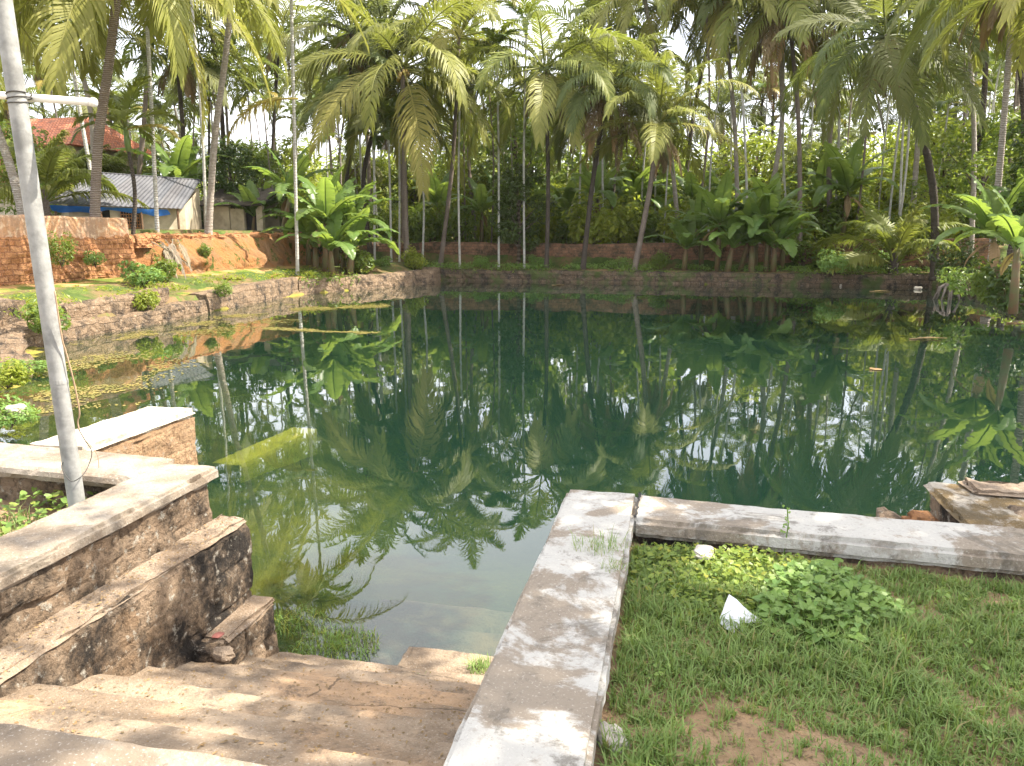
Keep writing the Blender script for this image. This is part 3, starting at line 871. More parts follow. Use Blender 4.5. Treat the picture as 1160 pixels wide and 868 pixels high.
# ------------------------------------------------------------------ vegetation builders
def frond(mb, base, az, e0, bend, L, nleaf, ll, lw, droop, roll=0.0, fwd=0.55, tone=0.0, start=0.18, p=1.4, rw=0.03, side=0.0, seg2=True):
    """a feather leaf: curved rib with leaflets on both sides"""
    mb.tone = tone
    n = 12
    pts = [Vector(base)]; tans = []
    for i in range(n + 1):
        s = i / n
        e = e0 - bend * s ** p
        a = az + side * s * s
        tv = Vector((math.cos(a) * math.cos(e), math.sin(a) * math.cos(e), math.sin(e)))
        tans.append(tv)
        if i < n: pts.append(pts[-1] + tv * (L / n))
    mb.tube(pts, [rw * (1 - 0.85 * i / n) for i in range(n + 1)], 4, False)
    for k in range(nleaf):
        s = start + (1 - start) * (k + 0.5) / nleaf
        fi = s * n; i = min(n - 1, int(fi)); u = fi - i
        pnt = pts[i].lerp(pts[i + 1], u); T = tans[i].lerp(tans[i + 1], u).normalized()
        hs_ = T.cross(Vector((0, 0, 1)))
        if hs_.length < 0.1: hs_ = Vector((math.sin(az), -math.cos(az), 0))
        hs_.normalize(); N = hs_.cross(T)
        prof = (0.55 + 0.45 * math.sin(PI * min(1, (s - start) / (1 - start) * 1.15 + 0.12))) * (1.0 if s < .8 else 1 - 1.9 * (s - .8))
        for sd in (-1, 1):
            if random.random() < 0.04: continue
            rr = roll + rnd(-.12, .12)
            side_v = hs_ * sd * math.cos(rr) + N * (0.28 + sd * math.sin(rr))
            fa = fwd + 0.55 * s + rnd(-.08, .08)
            d0 = (side_v * math.cos(fa) + T * math.sin(fa)).normalized()
            ln_ = ll * prof * rnd(0.85, 1.1)
            d1 = (d0 + Vector((rnd(-.12, .12), rnd(-.12, .12), -droop * rnd(0.5, 1.6)))).normalized()
            d2 = (d1 + Vector((0, 0, -droop * 1.2))).normalized()
            wv = (T - T.dot(d0) * d0).normalized() * (lw * 0.5)
            b0 = pnt; b1 = b0 + d0 * ln_ * 0.35; b2 = b1 + d1 * ln_ * 0.35; b3 = b2 + d2 * ln_ * 0.3
            i0 = mb.add(b0 - wv * 0.6); i1 = mb.add(b0 + wv * 0.6)
            i2 = mb.add(b1 - wv); i3 = mb.add(b1 + wv); i4 = mb.add(b2 - wv * 0.75); i5 = mb.add(b2 + wv * 0.75); i6 = mb.add(b3)
            mb.f.append((i0, i1, i3, i2)); mb.f.append((i2, i3, i5, i4)); mb.f.append((i4, i5, i6))
    mb.tone = 0.0


GA = 2.39996


def coco_crown(nf, L, seed, young=False, yellow=0.12, nleaf=52, lw=0.075, mat='coco', spread=False):
    random.seed(seed)
    mb = MB()
    for k in range(nf):
        u = (k + 0.5) / nf                                  # 0 newest, 1 oldest
        az = k * GA + rnd(-.25, .25)
        e0 = math.radians(86 - 104 * u ** 0.9 + rnd(-7, 7)) if not young else math.radians(85 - 70 * u + rnd(-6, 6))
        if spread: e0 = math.radians(80 - 118 * u ** 0.62 + rnd(-8, 8))
        bend = math.radians(45 + 45 * math.sin(PI * min(1, u * 1.1)) + rnd(-8, 14))
        tone = max(0, min(0.55, yellow + 0.25 * max(0, u - 0.6) * rnd(0, 2.4) + (0.14 if random.random() < .2 else 0)))
        frond(mb, (0.10 * math.cos(az), 0.10 * math.sin(az), 0.1 - 0.25 * u), az, e0, bend, L * rnd(0.86, 1.05) * (0.72 + 0.28 * min(1, u * 3)), nleaf, L * 0.26, lw, 0.62, rnd(-.5, .5), 0.5, tone, side=rnd(-.35, .35), rw=0.045)
    return mb.mesh('crown', M[mat])


def dry_skirt(nf, L, seed):
    random.seed(seed)
    mb = MB()
    for k in range(nf):
        az = k * GA * 1.7 + rnd(-.3, .3)
        frond(mb, (0.16 * math.cos(az), 0.16 * math.sin(az), -0.25), az, math.radians(rnd(-42, -68)), math.radians(rnd(18, 36)), L * rnd(.7, 1.05), 30, L * 0.2, 0.06, 0.9, rnd(-.6, .6), 0.5, rnd(0, 1), rw=0.04)
    return mb.mesh('dry_fronds', M['dry'])


def nut_bunch(seed, r=0.13, n=12):
    random.seed(seed)
    mb = MB()
    for k in range(n):
        a = rnd(0, 2 * PI); rr = rnd(.18, .42); c = Vector((rr * math.cos(a), rr * math.sin(a), -0.25 - rnd(0, .45)))
        pts = [c + Vector((0, 0, z)) for z in (-1.25 * r, -.9 * r, 0, .8 * r, 1.2 * r)]
        mb.tube(pts, [0.25 * r, .75 * r, r, .7 * r, .15 * r], 8)
    return mb.mesh('coconut_bunch', M['nut'], True)


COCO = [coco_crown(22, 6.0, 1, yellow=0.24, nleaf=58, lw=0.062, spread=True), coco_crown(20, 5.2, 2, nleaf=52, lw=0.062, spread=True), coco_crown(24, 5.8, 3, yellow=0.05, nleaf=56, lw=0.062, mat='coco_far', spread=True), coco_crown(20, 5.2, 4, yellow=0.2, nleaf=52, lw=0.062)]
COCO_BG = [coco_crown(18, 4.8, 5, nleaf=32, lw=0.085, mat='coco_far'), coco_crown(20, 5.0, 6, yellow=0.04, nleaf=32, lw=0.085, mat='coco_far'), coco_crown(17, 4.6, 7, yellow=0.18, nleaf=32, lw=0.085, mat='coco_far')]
YOUNG = coco_crown(15, 4.6, 8, True, 0.05, 56, 0.08)
SKIRT = [dry_skirt(7, 3.2, 21), dry_skirt(12, 4.2, 22)]
NUTS = [nut_bunch(31), nut_bunch(32)]


def trunk_mesh(pts, r0, r1, mat, ring=0.05, n=10, flare=1.5, name='trunk'):
    """curved palm stem with leaf-scar rings"""
    P = [Vector(p) for p in pts]
    out = []
    ns = 70
    for i in range(ns + 1):
        u = i / ns * (len(P) - 1); k = min(len(P) - 2, int(u)); f = u - k
        p0 = P[max(k - 1, 0)]; p1 = P[k]; p2 = P[k + 1]; p3 = P[min(k + 2, len(P) - 1)]
        out.append(0.5 * ((2 * p1) + (p2 - p0) * f + (2 * p0 - 5 * p1 + 4 * p2 - p3) * f * f + (3 * p1 - p0 - 3 * p2 + p3) * f ** 3))
    rad = []
    for i in range(ns + 1):
        s = i / ns
        rad.append((r0 + (r1 - r0) * s) * (1 + (flare - 1) * math.exp(-s * 22)) * (1 + ring * (1 if i % 2 else -1)) * (1 + 0.04 * nz(s * 9, r0 * 50, len(P), 1)))
    mb = MB(); mb.tube(out, rad, n)
    return mb.mesh(name, mat, True), out[-1], (out[-1] - out[-3]).normalized()


def mobj(name, me, parent, loc=(0, 0, 0), rot=None):
    o = bpy.data.objects.new(name, me)
    COL.objects.link(o); o.parent = parent; o.location = loc
    if rot is not None: o.rotation_mode = 'QUATERNION'; o.rotation_quaternion = rot
    return o


def tilt(direction, spin, amt=0.6):
    d = (Vector((0, 0, 1)) * (1 - amt) + Vector(direction) * amt).normalized()
    return d.to_track_quat('Z', 'Y') @ Matrix.Rotation(spin, 3, 'Z').to_quaternion()


def coconut(base, top, crown, spin, label, sc=1.0, via=None, r=0.15, bark='coco_bark', skirt=None, nuts=None, group=None, sskirt=1.0):
    base = Vector(base); top = Vector(top)
    root = empty('coconut_palm', base)
    tag(root, label, 'palm', group)
    pts = [(0, 0, -0.3)] + [Vector(v) - base for v in (via or [base.lerp(top, 0.5) + Vector((0.02, 0, 0)) * (top - base).length])] + [top - base]
    me, tp, td = trunk_mesh(pts, r, r * 0.72, M[bark])
    mobj('trunk', me, root)
    c = mobj('crown', crown, root, tp, tilt(td, spin)); c.scale = (sc * 1.28,) * 3
    if skirt is not None:
        k = mobj('dry_fronds', SKIRT[skirt], root, tp, tilt(td, spin * 1.7)); k.scale = (sskirt,) * 3
    if nuts is not None: mobj('coconut_bunch', NUTS[nuts], root, tp, tilt(td, spin))
    return root


def B(px, py, y, z=None):
    p = at_y(px, py, y)
    if z is not None: p.z = z
    return p


# far bank heroes
coconut(B(461, 299, 44.6, .7), B(456, 76, 44.4), COCO[0], 0.4, 'big coconut palm with yellow-green hanging fronds standing right of the banana clump', 1.12, [B(458, 190, 44.5)], 0.17, nuts=0)
coconut(B(619, 299, 45.6, .8), B(617, 76, 45.5), COCO[1], 1.3, 'slim dark straight coconut palm left of the leaning pair at mid pond', 1.0, [B(621, 200, 45.6)], 0.14, 'dark_bark', skirt=0, nuts=1)
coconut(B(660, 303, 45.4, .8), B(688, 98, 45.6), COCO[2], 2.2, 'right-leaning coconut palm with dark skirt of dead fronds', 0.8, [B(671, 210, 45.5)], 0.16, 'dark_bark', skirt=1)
coconut(B(718, 305, 45.2, .8), B(746, 138, 45.2), COCO[3], 0.1, 'short bright coconut palm with a tuft of dry brown fronds below its crown', 0.86, [B(736, 215, 45.2)], 0.17, 'coco_bark', skirt=0)
coconut(B(1060, 306, 43.8, .7), B(1003, 40, 41.5), COCO[2], 3.3, 'large coconut palm leaning left over the pond from the right corner', 0.86, [B(1057, 215, 43.6), B(1035, 118, 42.8)], 0.20, 'dark_bark', skirt=0, nuts=0)
coconut(B(905, 298, 52, 2.1), B(890, -15, 52), COCO[1], 4.0, 'tall coconut palm trailing a long dark beard of dead fronds', 1.1, None, 0.15, 'coco_bark', skirt=1, sskirt=1.5)
coconut(B(498, 296, 47.5, .8), B(520, 40, 47.5), COCO[3], 5.0, 'coconut palm with crooked brown trunk just right of the big yellow-green one', 0.95, [B(513, 180, 47.5)], 0.15)
coconut(B(835, 298, 53, 2.1), B(815, -25, 53), COCO[0], 2.0, 'tall pale coconut palm rising out of the top of the picture above the banana plants', 1.0, [B(832, 140, 53)], 0.15, 'pale_bark', skirt=0)
coconut(B(770, 296, 52, 2.1), B(725, -25, 53), COCO[1], 1.0, 'coconut palm with a high crown rising behind the leaning trio', 1.0, None, 0.15, 'pale_bark')
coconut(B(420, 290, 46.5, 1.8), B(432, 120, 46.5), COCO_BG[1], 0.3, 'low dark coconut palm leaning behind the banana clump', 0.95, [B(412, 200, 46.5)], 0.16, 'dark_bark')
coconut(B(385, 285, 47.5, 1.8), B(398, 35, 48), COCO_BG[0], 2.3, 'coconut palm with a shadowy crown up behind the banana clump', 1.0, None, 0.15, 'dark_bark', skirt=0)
# right bank
coconut(B(1122, 312, 33, .7), B(1152, -50, 33), COCO[2], 2.3, 'pale slender coconut palm at the right edge with its crown cut by the frame', 0.7, [B(1136, 150, 33)], 0.13, 'pale_bark', skirt=0)
coconut(B(1140, 312, 37, .8), B(1140, -45, 37), COCO[1], 4.3, 'coconut palm with dark trunk close behind the pale slender one at right', 0.75, [B(1160, 150, 37)], 0.13, 'dark_bark', skirt=0)
coconut(B(1100, 300, 46, .9), B(1095, 10, 47), COCO_BG[1], 4.3, 'coconut palm standing behind the large left-leaning one', 0.95, None, 0.14, 'pale_bark')
coconut(B(1172, 320, 27, .8), B(1215, -40, 27), COCO[3], 1.1, 'coconut palm just past the right frame edge shading the bank', 0.75, None, 0.14, 'coco_bark')
yp = empty('young_coconut_palm', B(1012, 305, 45.0, .75)); tag(yp, 'young trunkless coconut palm arching over the weeds on the far right bank', 'palm')
mobj('crown', YOUNG, yp, (0, 0, 0.5)); mb = MB(); mb.tube([(0, 0, -.2), (0, 0, .4), (0, 0, 1.0)], [.28, .26, .12], 9); mb.build('trunk', M['dark_bark'], yp)
# left bank
coconut(B(104, 246, 25.0, 2.75), B(140, -75, 24.6), COCO[0], 1.9, 'thick ringed brown coconut trunk rising in front of the shed', 0.95, [B(111, 165, 25.0), B(125, 60, 24.8)], 0.185, 'coco_bark', nuts=1)
coconut(B(235, 262, 32.0, 2.75), B(268, -60, 32.0), COCO[3], 0.9, 'pale curved coconut trunk at the right end of the shed', 1.0, [B(243, 160, 32), B(256, 60, 32)], 0.155, 'pale_bark', nuts=0)
coconut(B(30, 243, 24.0, 2.75), B(-55, -60, 25), COCO[0], 2.9, 'coconut trunk leaning out of the left frame edge above the wall', 0.95, [B(12, 190, 24), B(-22, 90, 24.5)], 0.17, 'pale_bark')
coconut(B(20, 205, 33.0, 2.9), B(-8, -40, 33), COCO_BG[2], 2.9, 'grey coconut trunk behind the metal pole at the left edge', 0.9, None, 0.16, 'pale_bark')
coconut(B(100, 222, 40.0, 3.0), B(70, 10, 40), COCO[3], 0.2, 'white-stemmed coconut palm left of the house roofs', 0.9, [B(103, 130, 40)], 0.16, 'pale_bark')
coconut(B(146, 225, 43.0, 3.0), B(170, -10, 43), COCO[3], 3.9, 'coconut palm with yellow fronds standing behind the shed roof', 1.1, None, 0.16, 'coco_bark')
coconut(B(205, 215, 46.0, 3.0), B(200, 60, 46), COCO_BG[1], 1.9, 'low dark coconut palm behind the ridge of the shed', 1.0, None, 0.16, 'dark_bark', skirt=0)

# yellow hanging frond and areca palms
def areca_crown(nf, L, seed, nleaf=20):
    random.seed(seed)
    mb = MB()
    for k in range(nf):
        u = (k + .5) / nf; az = k * GA + rnd(-.2, .2)
        frond(mb, (0, 0, 0), az, math.radians(78 - 75 * u + rnd(-6, 6)), math.radians(60 + rnd(0, 35)), L * rnd(.85, 1.1), nleaf, L * 0.34, 0.085, 0.25, rnd(-.2, .2), 0.6, rnd(0, .15) + (0.5 if u > .9 else 0), rw=0.025)
    return mb.mesh('crown', M['areca'])


ARECA = [areca_crown(9, 2.1, 41), areca_crown(8, 1.9, 42), areca_crown(10, 2.3, 43)]


def areca(base, top, k, label, r=0.07, group=None, sc=1.0, bark='areca_bark', via=None):
    base = Vector(base); top = Vector(top)
    root = empty('areca_palm', base); tag(root, label, 'palm', group)
    mid = [Vector(v) - base for v in (via or [base.lerp(top, .5) + Vector((rnd(-.22, .22), 0, 0))])]
    me, tp, td = trunk_mesh([(0, 0, -.3)] + mid + [top - base], r, r * .8, M[bark], 0.025, 8, 1.25)
    mobj('trunk', me, root)
    mb = MB(); mb.tube([tp, tp + td * 0.35 * sc, tp + td * 0.8 * sc], [r * 1.15, r * 1.5, r * .7], 8); mb.build('crown_shaft', M['stem'], root, True)
    c = mobj('crown', ARECA[k], root, tp + td * 0.72 * sc, tilt(td, rnd(0, 6))); c.scale = (sc,) * 3
    return root


areca(B(178, 264, 29.5, 2.75), B(163, -40, 29.5), 0, 'straight chalk-white areca stem in front of the shed', 0.085, via=[B(171, 110, 29.5)])
areca(B(337, 312, 34.5, .9), B(329, -40, 34.5), 1, 'tall thin white areca stem beside the banana clump', 0.085, via=[B(333, 130, 34.5)])
areca(B(232, 240, 40, 3), B(214, -30, 40), 2, 'thin grey areca stem between shed ridge and pale coconut trunk', 0.085, via=[B(228, 130, 40)])
areca(B(147, 238, 27.5, 2.75), B(146, 172, 27.5), 0, 'small young areca palm with dark green fan in front of the shed roof', 0.085, sc=1.15, bark='dark_bark')
areca(B(112, 222, 34, 2.9), B(78, 50, 34), 2, 'areca palm with deep green crown above the white crossbar', 0.10, sc=1.15)
for i, (bx, by, tx, ty, y, z, lab) in enumerate([
    (443, 296, 440, 150, 44.5, .7, 'thin pale areca stem left of the big coconut palm on the far bank'),
    (452, 296, 450, 60, 46.5, .7, 'white areca stem tight against the big coconut palm'),
    (478, 296, 476, 160, 47, .8, 'slim grey areca pole right of the big coconut palm'),
    (521, 300, 521, 120, 46, .8, 'dark-topped areca with whitewashed foot left of the dark leafy tree'),
    (565, 300, 563, 70, 46.3, .8, 'areca with whitewashed foot in front of the dark leafy tree'),
    (594, 300, 596, 40, 46.3, .8, 'areca with pale foot right of the dark leafy tree'),
    (424, 290, 424, 170, 44, .8, 'short areca stem right beside the banana leaves'),
    (655, 278, 655, 60, 52, 2.1, 'pale areca stem behind the brick wall by the right-leaning palm'),
    (683, 278, 681, 90, 53, 2.1, 'thin areca stem behind the brick wall between the leaning palms'),
    (893, 290, 888, 60, 54, 2.1, 'pale areca stem above the right banana plants'),
    (943, 290, 950, 40, 55, 2.1, 'areca stem left of the leaning coconut palm'),
    (1018, 280, 1030, 20, 52, 2.1, 'pale areca stem seen under the leaning coconut crown'),
    (848, 280, 833, 10, 50, 2.1, 'tall grey areca rising from the bright banana leaves')]):
    areca(B(bx, by, y, z), B(tx, ty, y), i % 3, lab, 0.075)

yp = empty('young_coconut_palm', B(52, 238, 31.0, 2.75)); tag(yp, 'young coconut palm with dark fronds between pole and house', 'palm')
mobj('crown', YOUNG, yp, (0, 0, 1.6)).rotation_euler = (0, 0, 1.0); mb = MB(); mb.tube([(0, 0, -.2), (0, 0, 1.0), (0, 0, 2.0)], [.24, .2, .12], 9); mb.build('trunk', M['coco_bark'], yp)
for px_, py_, y_, s_, lab in ((88, 228, 42.0, 1.0, 'young coconut palm hiding the tiled roofs right of the pole'), (126, 222, 44.0, 1.0, 'young coconut palm between the house porch and the shed roof')):
    yp = empty('young_coconut_palm', B(px_, py_, y_, 2.8), s_ * 5, s_); tag(yp, lab, 'palm')
    mobj('crown', YOUNG, yp, (0, 0, 2.6)); mb = MB(); mb.tube([(0, 0, -.2), (0.05, 0, 1.4), (0, 0, 3.0)], [.22, .18, .12], 9); mb.build('trunk', M['coco_bark'], yp)
mb = MB(); random.seed(77)
frond(mb, (0, 0, 0), math.radians(188), math.radians(2), math.radians(75), 4.0, 60, 1.5, 0.085, 1.1, 0.25, 0.45, 0.9, rw=0.05)
hf = mb.build('hanging_frond', M['coco']); hf.location = B(338, 112, 33.8)
tag(hf, 'orange-yellow dying palm frond hanging beside the tall white areca stem', 'palm frond')


# bananas
def banana_leaf(mb, az, e0, bend, L, W, base, tone=0.0, torn=0.25):
    mb.tone = tone
    n = 11
    pts = [Vector(base)]; tans = []
    for i in range(n + 1):
        s = i / n; e = e0 - bend * s ** 1.5
        tv = Vector((math.cos(az) * math.cos(e), math.sin(az) * math.cos(e), math.sin(e))); tans.append(tv)
        if i < n: pts.append(pts[-1] + tv * L / n)
    mb.tube(pts, [0.035 * (1 - .85 * i / n) for i in range(n + 1)], 5, False)
    for sd in (-1, 1):
        gap = 0.0
        for i in range(1, n):
            for h in range(2):
                s0 = (i + h * .5) / n; s1 = (i + h * .5 + .5) / n
                w0 = W * (math.sin(PI * min(1, max(0, (s0 - .06) / .94)) ** .75) ** .6 if s0 > .06 else 0); w1 = W * (math.sin(PI * min(1, (s1 - .06) / .94) ** .75) ** .6 if s1 < .995 else .05)
                if random.random() < torn: gap = rnd(.0, .12)
                dr = rnd(.05, .35) if gap else .15
                rows = []
                for s, w_ in ((s0, w0), (s1, w1)):
                    fi = s * n; k = min(n - 1, int(fi)); u = fi - k
                    p = pts[k].lerp(pts[k + 1], u); T = tans[k].lerp(tans[k + 1], u).normalized()
                    H = T.cross(Vector((0, 0, 1))); H = H.normalized() if H.length > .1 else Vector((math.sin(az), -math.cos(az), 0)); N = H.cross(T)
                    rows.append((p, p + H * sd * w_ * .5 + N * w_ * .14, p + H * sd * w_ * .92 + N * w_ * (.14 - dr) + T * 0.10 * w_))
                (a0, a1, a2), (b0, b1, b2) = rows
                g = gap * 0.5
                b1 = b1.lerp(a1, g * .6); b2 = b2.lerp(a2, g * 1.4)
                ids = [mb.add(q) for q in (a0, a1, a2, b0, b1, b2)]
                mb.f.append((ids[0], ids[1], ids[4], ids[3])); mb.f.append((ids[1], ids[2], ids[5], ids[4]))
                gap *= .3
    mb.tone = 0


def banana_proto(seed, H=2.0, n=8, L=2.3, W=0.34, dead=3, lean=0.15):
    random.seed(seed)
    root = empty('banana_plant', (0, 0, -50))
    tag(root, 'banana plant', 'banana plant')
    ax = rnd(0, 6.28); tipv = Vector((lean * math.cos(ax), lean * math.sin(ax), H))
    mb = MB(); mb.tube([(0, 0, -.2), tipv * .5 + Vector((0, 0, .0)), tipv], [.13, .11, .07], 9); mb.build('stem', M['bstem'], root, True)
    for k in range(n):
        u = (k + .5) / n
        mb = MB(); az = k * GA + rnd(-.3, .3)
        banana_leaf(mb, az, math.radians(84 - 62 * u + rnd(-6, 6)), math.radians(35 + 75 * u + rnd(-10, 20)), L * rnd(.85, 1.1) * (0.8 + .2 * min(1, 3 * u)), W * rnd(.9, 1.15), tipv * (1.0 - .04 * k / n), rnd(0, .12), 0.28 + .45 * u)
        mb.build('leaf', M['banana'], root, True)
    if dead:
        mb = MB()
        for k in range(dead):
            banana_leaf(mb, rnd(0, 6.28), math.radians(-25), math.radians(62), H * .62, .14, tipv * .93, rnd(.2, 1), .8)
        mb.build('dry_leaves', M['dry'], root)
    return root


BAN = [banana_proto(51, 1.7, 8, 2.4, .34, 1), banana_proto(52, 2.0, 10, 2.7, .38, 2), banana_proto(53, .8, 8, 2.1, .34, 0), banana_proto(54, 1.8, 9, 2.5, .37, 3, .5)]
used = [False] * 4


def banana(px, py, y, z, k, rz, sc, label, group=None):
    if used[k]: r = copy_tree(BAN[k])
    else: r = BAN[k]; used[k] = True
    p = B(px, py, y, z); r.location = p; r.rotation_euler = (0, 0, rz); r.scale = (sc,) * 3
    r.scale = (sc * (1.25 if y < 41 and px > 250 and px < 1000 else 1.1 if px < 700 or px > 1000 else 1.15),) * 3
    r['label'] = label
    if group: r['group'] = group
    elif 'group' in r: del r['group']
    return r


GB = 'banana plants round the pond'
for a in [(368, 312, 36.5, .85, 1, 0.3, 1.0, 'tall banana plant at the front of the left clump'),
          (388, 310, 38.0, .85, 3, 2.0, 1.0, 'banana plant with brown hanging leaves in the left clump'),
          (350, 306, 38.5, .9, 0, 4.0, 1.0, 'leftmost banana plant of the clump by the white areca stem'),
          (404, 304, 40.0, .85, 1, 3.4, .95, 'banana plant on the right side of the left clump with upright leaves'),
          (376, 314, 36.0, .85, 2, 1.3, 1.1, 'low broad-leaved banana shoot at the foot of the left clump'),
          (358, 312, 37.2, .85, 2, 4.3, 1.2, 'banana shoot between the front and leftmost plants of the left clump'),
          (396, 310, 37.2, .85, 2, 3.1, 1.2, 'banana shoot on the right foot of the left clump'),
          (380, 308, 39.5, .85, 0, 5.1, 1.1, 'banana plant hidden deep in the left clump'),
          (824, 305, 45.0, .8, 2, 2.2, 1.3, 'low banana shoot at the front of the right clump'),
          (852, 305, 45.0, .8, 2, 4.2, 1.4, 'low banana shoot hanging over the far wall'),
          (876, 305, 45.1, .8, 2, 0.7, 1.3, 'low banana shoot at the right foot of the right clump'),
          (855, 303, 46.5, .8, 0, 2.9, 1.2, 'banana plant at the back of the right clump'),
          (318, 262, 40, 2.6, 3, 1.0, 1.05, 'banana plant on top of the orange bank'),
          (287, 262, 42, 2.7, 2, 2.0, 1.2, 'smaller banana plant left of the bank edge'),
          (198, 236, 42, 2.9, 1, 0.8, 1.35, 'large banana plant with wide leaves above the shed roof'),
          (222, 236, 44, 2.9, 0, 2.8, 1.35, 'banana plant right of the shed ridge'),
          (812, 303, 45.4, .8, 1, 5.2, 1.1, 'bright banana plant with drooping leaves, left of the right clump'),
          (838, 303, 45.6, .8, 3, 0.2, 1.05, 'banana plant in the middle of the right clump'),
          (868, 303, 45.3, .8, 1, 1.5, 1.1, 'tallest banana plant of the right clump beside the orange wall end'),
          (885, 303, 46.2, .8, 0, 3.6, 1.05, 'rightmost banana plant of the clump by the sunlit weeds'),
          (775, 303, 45.8, .8, 2, 1.2, 1.2, 'low banana plant beside the short bright coconut palm'),
          (795, 300, 47.3, .8, 0, 2.2, 1.1, 'banana plant close against the brick wall'),
          (1138, 325, 27.5, .75, 3, 2.9, .95, 'banana plant with pale leaves at the right frame edge'),
          (1150, 335, 24.5, .7, 0, 0.4, .9, 'banana plant nearest on the right bank'),
          (1165, 318, 29.5, .75, 1, 1.4, .95, 'banana plant half out of the frame at right')]:
    banana(*a, group=GB)
for i in range(26):
    random.seed(300 + i)
    px = [690, 715, 735, 655, 640, 785, 760, 700, 925, 960, 985, 1020, 1045, 1080, 1105, 560, 540, 600, 470, 500, 725, 820, 850, 905, 680, 745][i]
    y = rnd(53, 66)
    banana(px + rnd(-6, 6), 270, y, 2.15, i % 4, rnd(0, 6), rnd(1.0, 1.45), 'sunlit banana plant growing behind the far brick wall', 'banana plants behind the far wall')


# leafy things
def leaf_cloud(mb, blobs, n, size, up=0.35, tone=0.12):
    """leaf-shaped faces spread through blobs (cx,cy,cz,rx,ry,rz), more of them near the skin"""
    wts = [b[3] * b[4] * b[5] for b in blobs]
    for b in random.choices(blobs, wts, k=n):
        while True:
            d = Vector((rnd(-1, 1), rnd(-1, 1), rnd(-1, 1)))
            if 0.05 < d.length < 1: break
        d = d.normalized() * (d.length ** 0.45)
        c = Vector((b[0] + d.x * b[3], b[1] + d.y * b[4], b[2] + d.z * b[5]))
        if nz(c.x, c.y, c.z, 1.4 / max(.3, b[3]) * 1.5, 2) < -0.18: continue
        nrm = (d * .6 + Vector((rnd(-.8, .8), rnd(-.8, .8), rnd(-.2, .8) + up))).normalized()
        a = nrm.cross(Vector((rnd(-1, 1), rnd(-1, 1), rnd(-1, 1)))).normalized(); q = nrm.cross(a)
        s = size * rnd(.6, 1.3)
        mb.tone = tone if random.random() < .15 else 0
        i = [mb.add(v) for v in (c - a * s, c + q * s * .42 + nrm * s * .12, c + a * s, c - q * s * .42 + nrm * s * .12)]
        mb.f.append((i[0], i[1], i[2])); mb.f.append((i[0], i[2], i[3]))
    mb.tone = 0


def bush_proto(seed, mat, R=1.0, H=1.3, n=1500, size=.11, name='shrub'):
    random.seed(seed)
    root = empty(name, (0, 0, -50))
    tag(root, 'shrub', 'shrub')
    blobs = [(0, 0, H * .45, R * .75, R * .75, H * .5)]
    mb = MB()
    for k in range(7):
        a = rnd(0, 6.28); rr = rnd(.3, .85) * R; b = (rr * math.cos(a), rr * math.sin(a), rnd(.35, 1.0) * H, rnd(.28, .5) * R, rnd(.28, .5) * R, rnd(.22, .4) * H)
        blobs.append(b); mb.tube([(0, 0, -.15), (b[0] * .4, b[1] * .4, b[2] * .5), b[:3]], [.03, .02, .008], 5)
    mb.build('stems', M['branch'], root)
    lb = MB(); leaf_cloud(lb, blobs, n, size); lb.build('foliage', mat, root)
    return root


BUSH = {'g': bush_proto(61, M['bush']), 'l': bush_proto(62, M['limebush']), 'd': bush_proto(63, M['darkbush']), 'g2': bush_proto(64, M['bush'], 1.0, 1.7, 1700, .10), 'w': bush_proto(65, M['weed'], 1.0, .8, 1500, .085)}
BU = {k: False for k in BUSH}


def bush(p, k, rz, sc, label, group=None, zs=1.0):
    if BU[k]: r = copy_tree(BUSH[k])
    else: r = BUSH[k]; BU[k] = True
    r.location = p; r.rotation_euler = (0, 0, rz); r.scale = (sc, sc, sc * zs); r['label'] = label
    if group: r['group'] = group
    elif 'group' in r: del r['group']
    return r


# shrubs on the left pond wall and slope
bush(at_z(58, 378, .35), 'g', 0, .62, 'bushy shrub growing out of the left wall behind the pole', zs=.9)
bush(at_z(166, 352, .40), 'l', 1, .50, 'bright lime shrub rooted in the gap of the left wall', zs=1.0)
bush(at_z(254, 336, .50), 'g2', 1, .42, 'small round pale-green shrub on the left wall toward the bananas', zs=.7)
bush(at_x(163, 322, -18.6), 'w', 1, .95, 'leafy plant sprawling on the grass strip below the orange bank', zs=.9)
bush(at_x(185, 318, -19.0), 'g', 2, .6, 'small green plant next to the fallen dry fronds')
bush(at_x(230, 292, -20.3), 'g', 2.5, .4, 'tuft of green growing on the orange bank')
bush(at_x(70, 300, -20.2), 'g2', .5, .55, 'climbing plant on the orange wall right of the pole')
bush(at_x(108, 300, -20.2), 'w', .5, .5, 'small tuft rooted in the orange wall')
# near left shore
bush(at_z(8, 440, .15), 'l', 0, .45, 'sunlit weed clump on the water edge at the left frame edge', zs=.7)
bush(at_z(12, 480, .15), 'w', 1, .5, 'low yellow-green weeds on the shore left of the stub wall', zs=.8)
bush(at_z(38, 420, .10), 'w', 2, .45, 'low weeds spreading into the water behind the pole', zs=.6)
bush(at_z(-60, 455, .4), 'g', 2, .6, 'shrub on the near shore just outside the left frame edge')
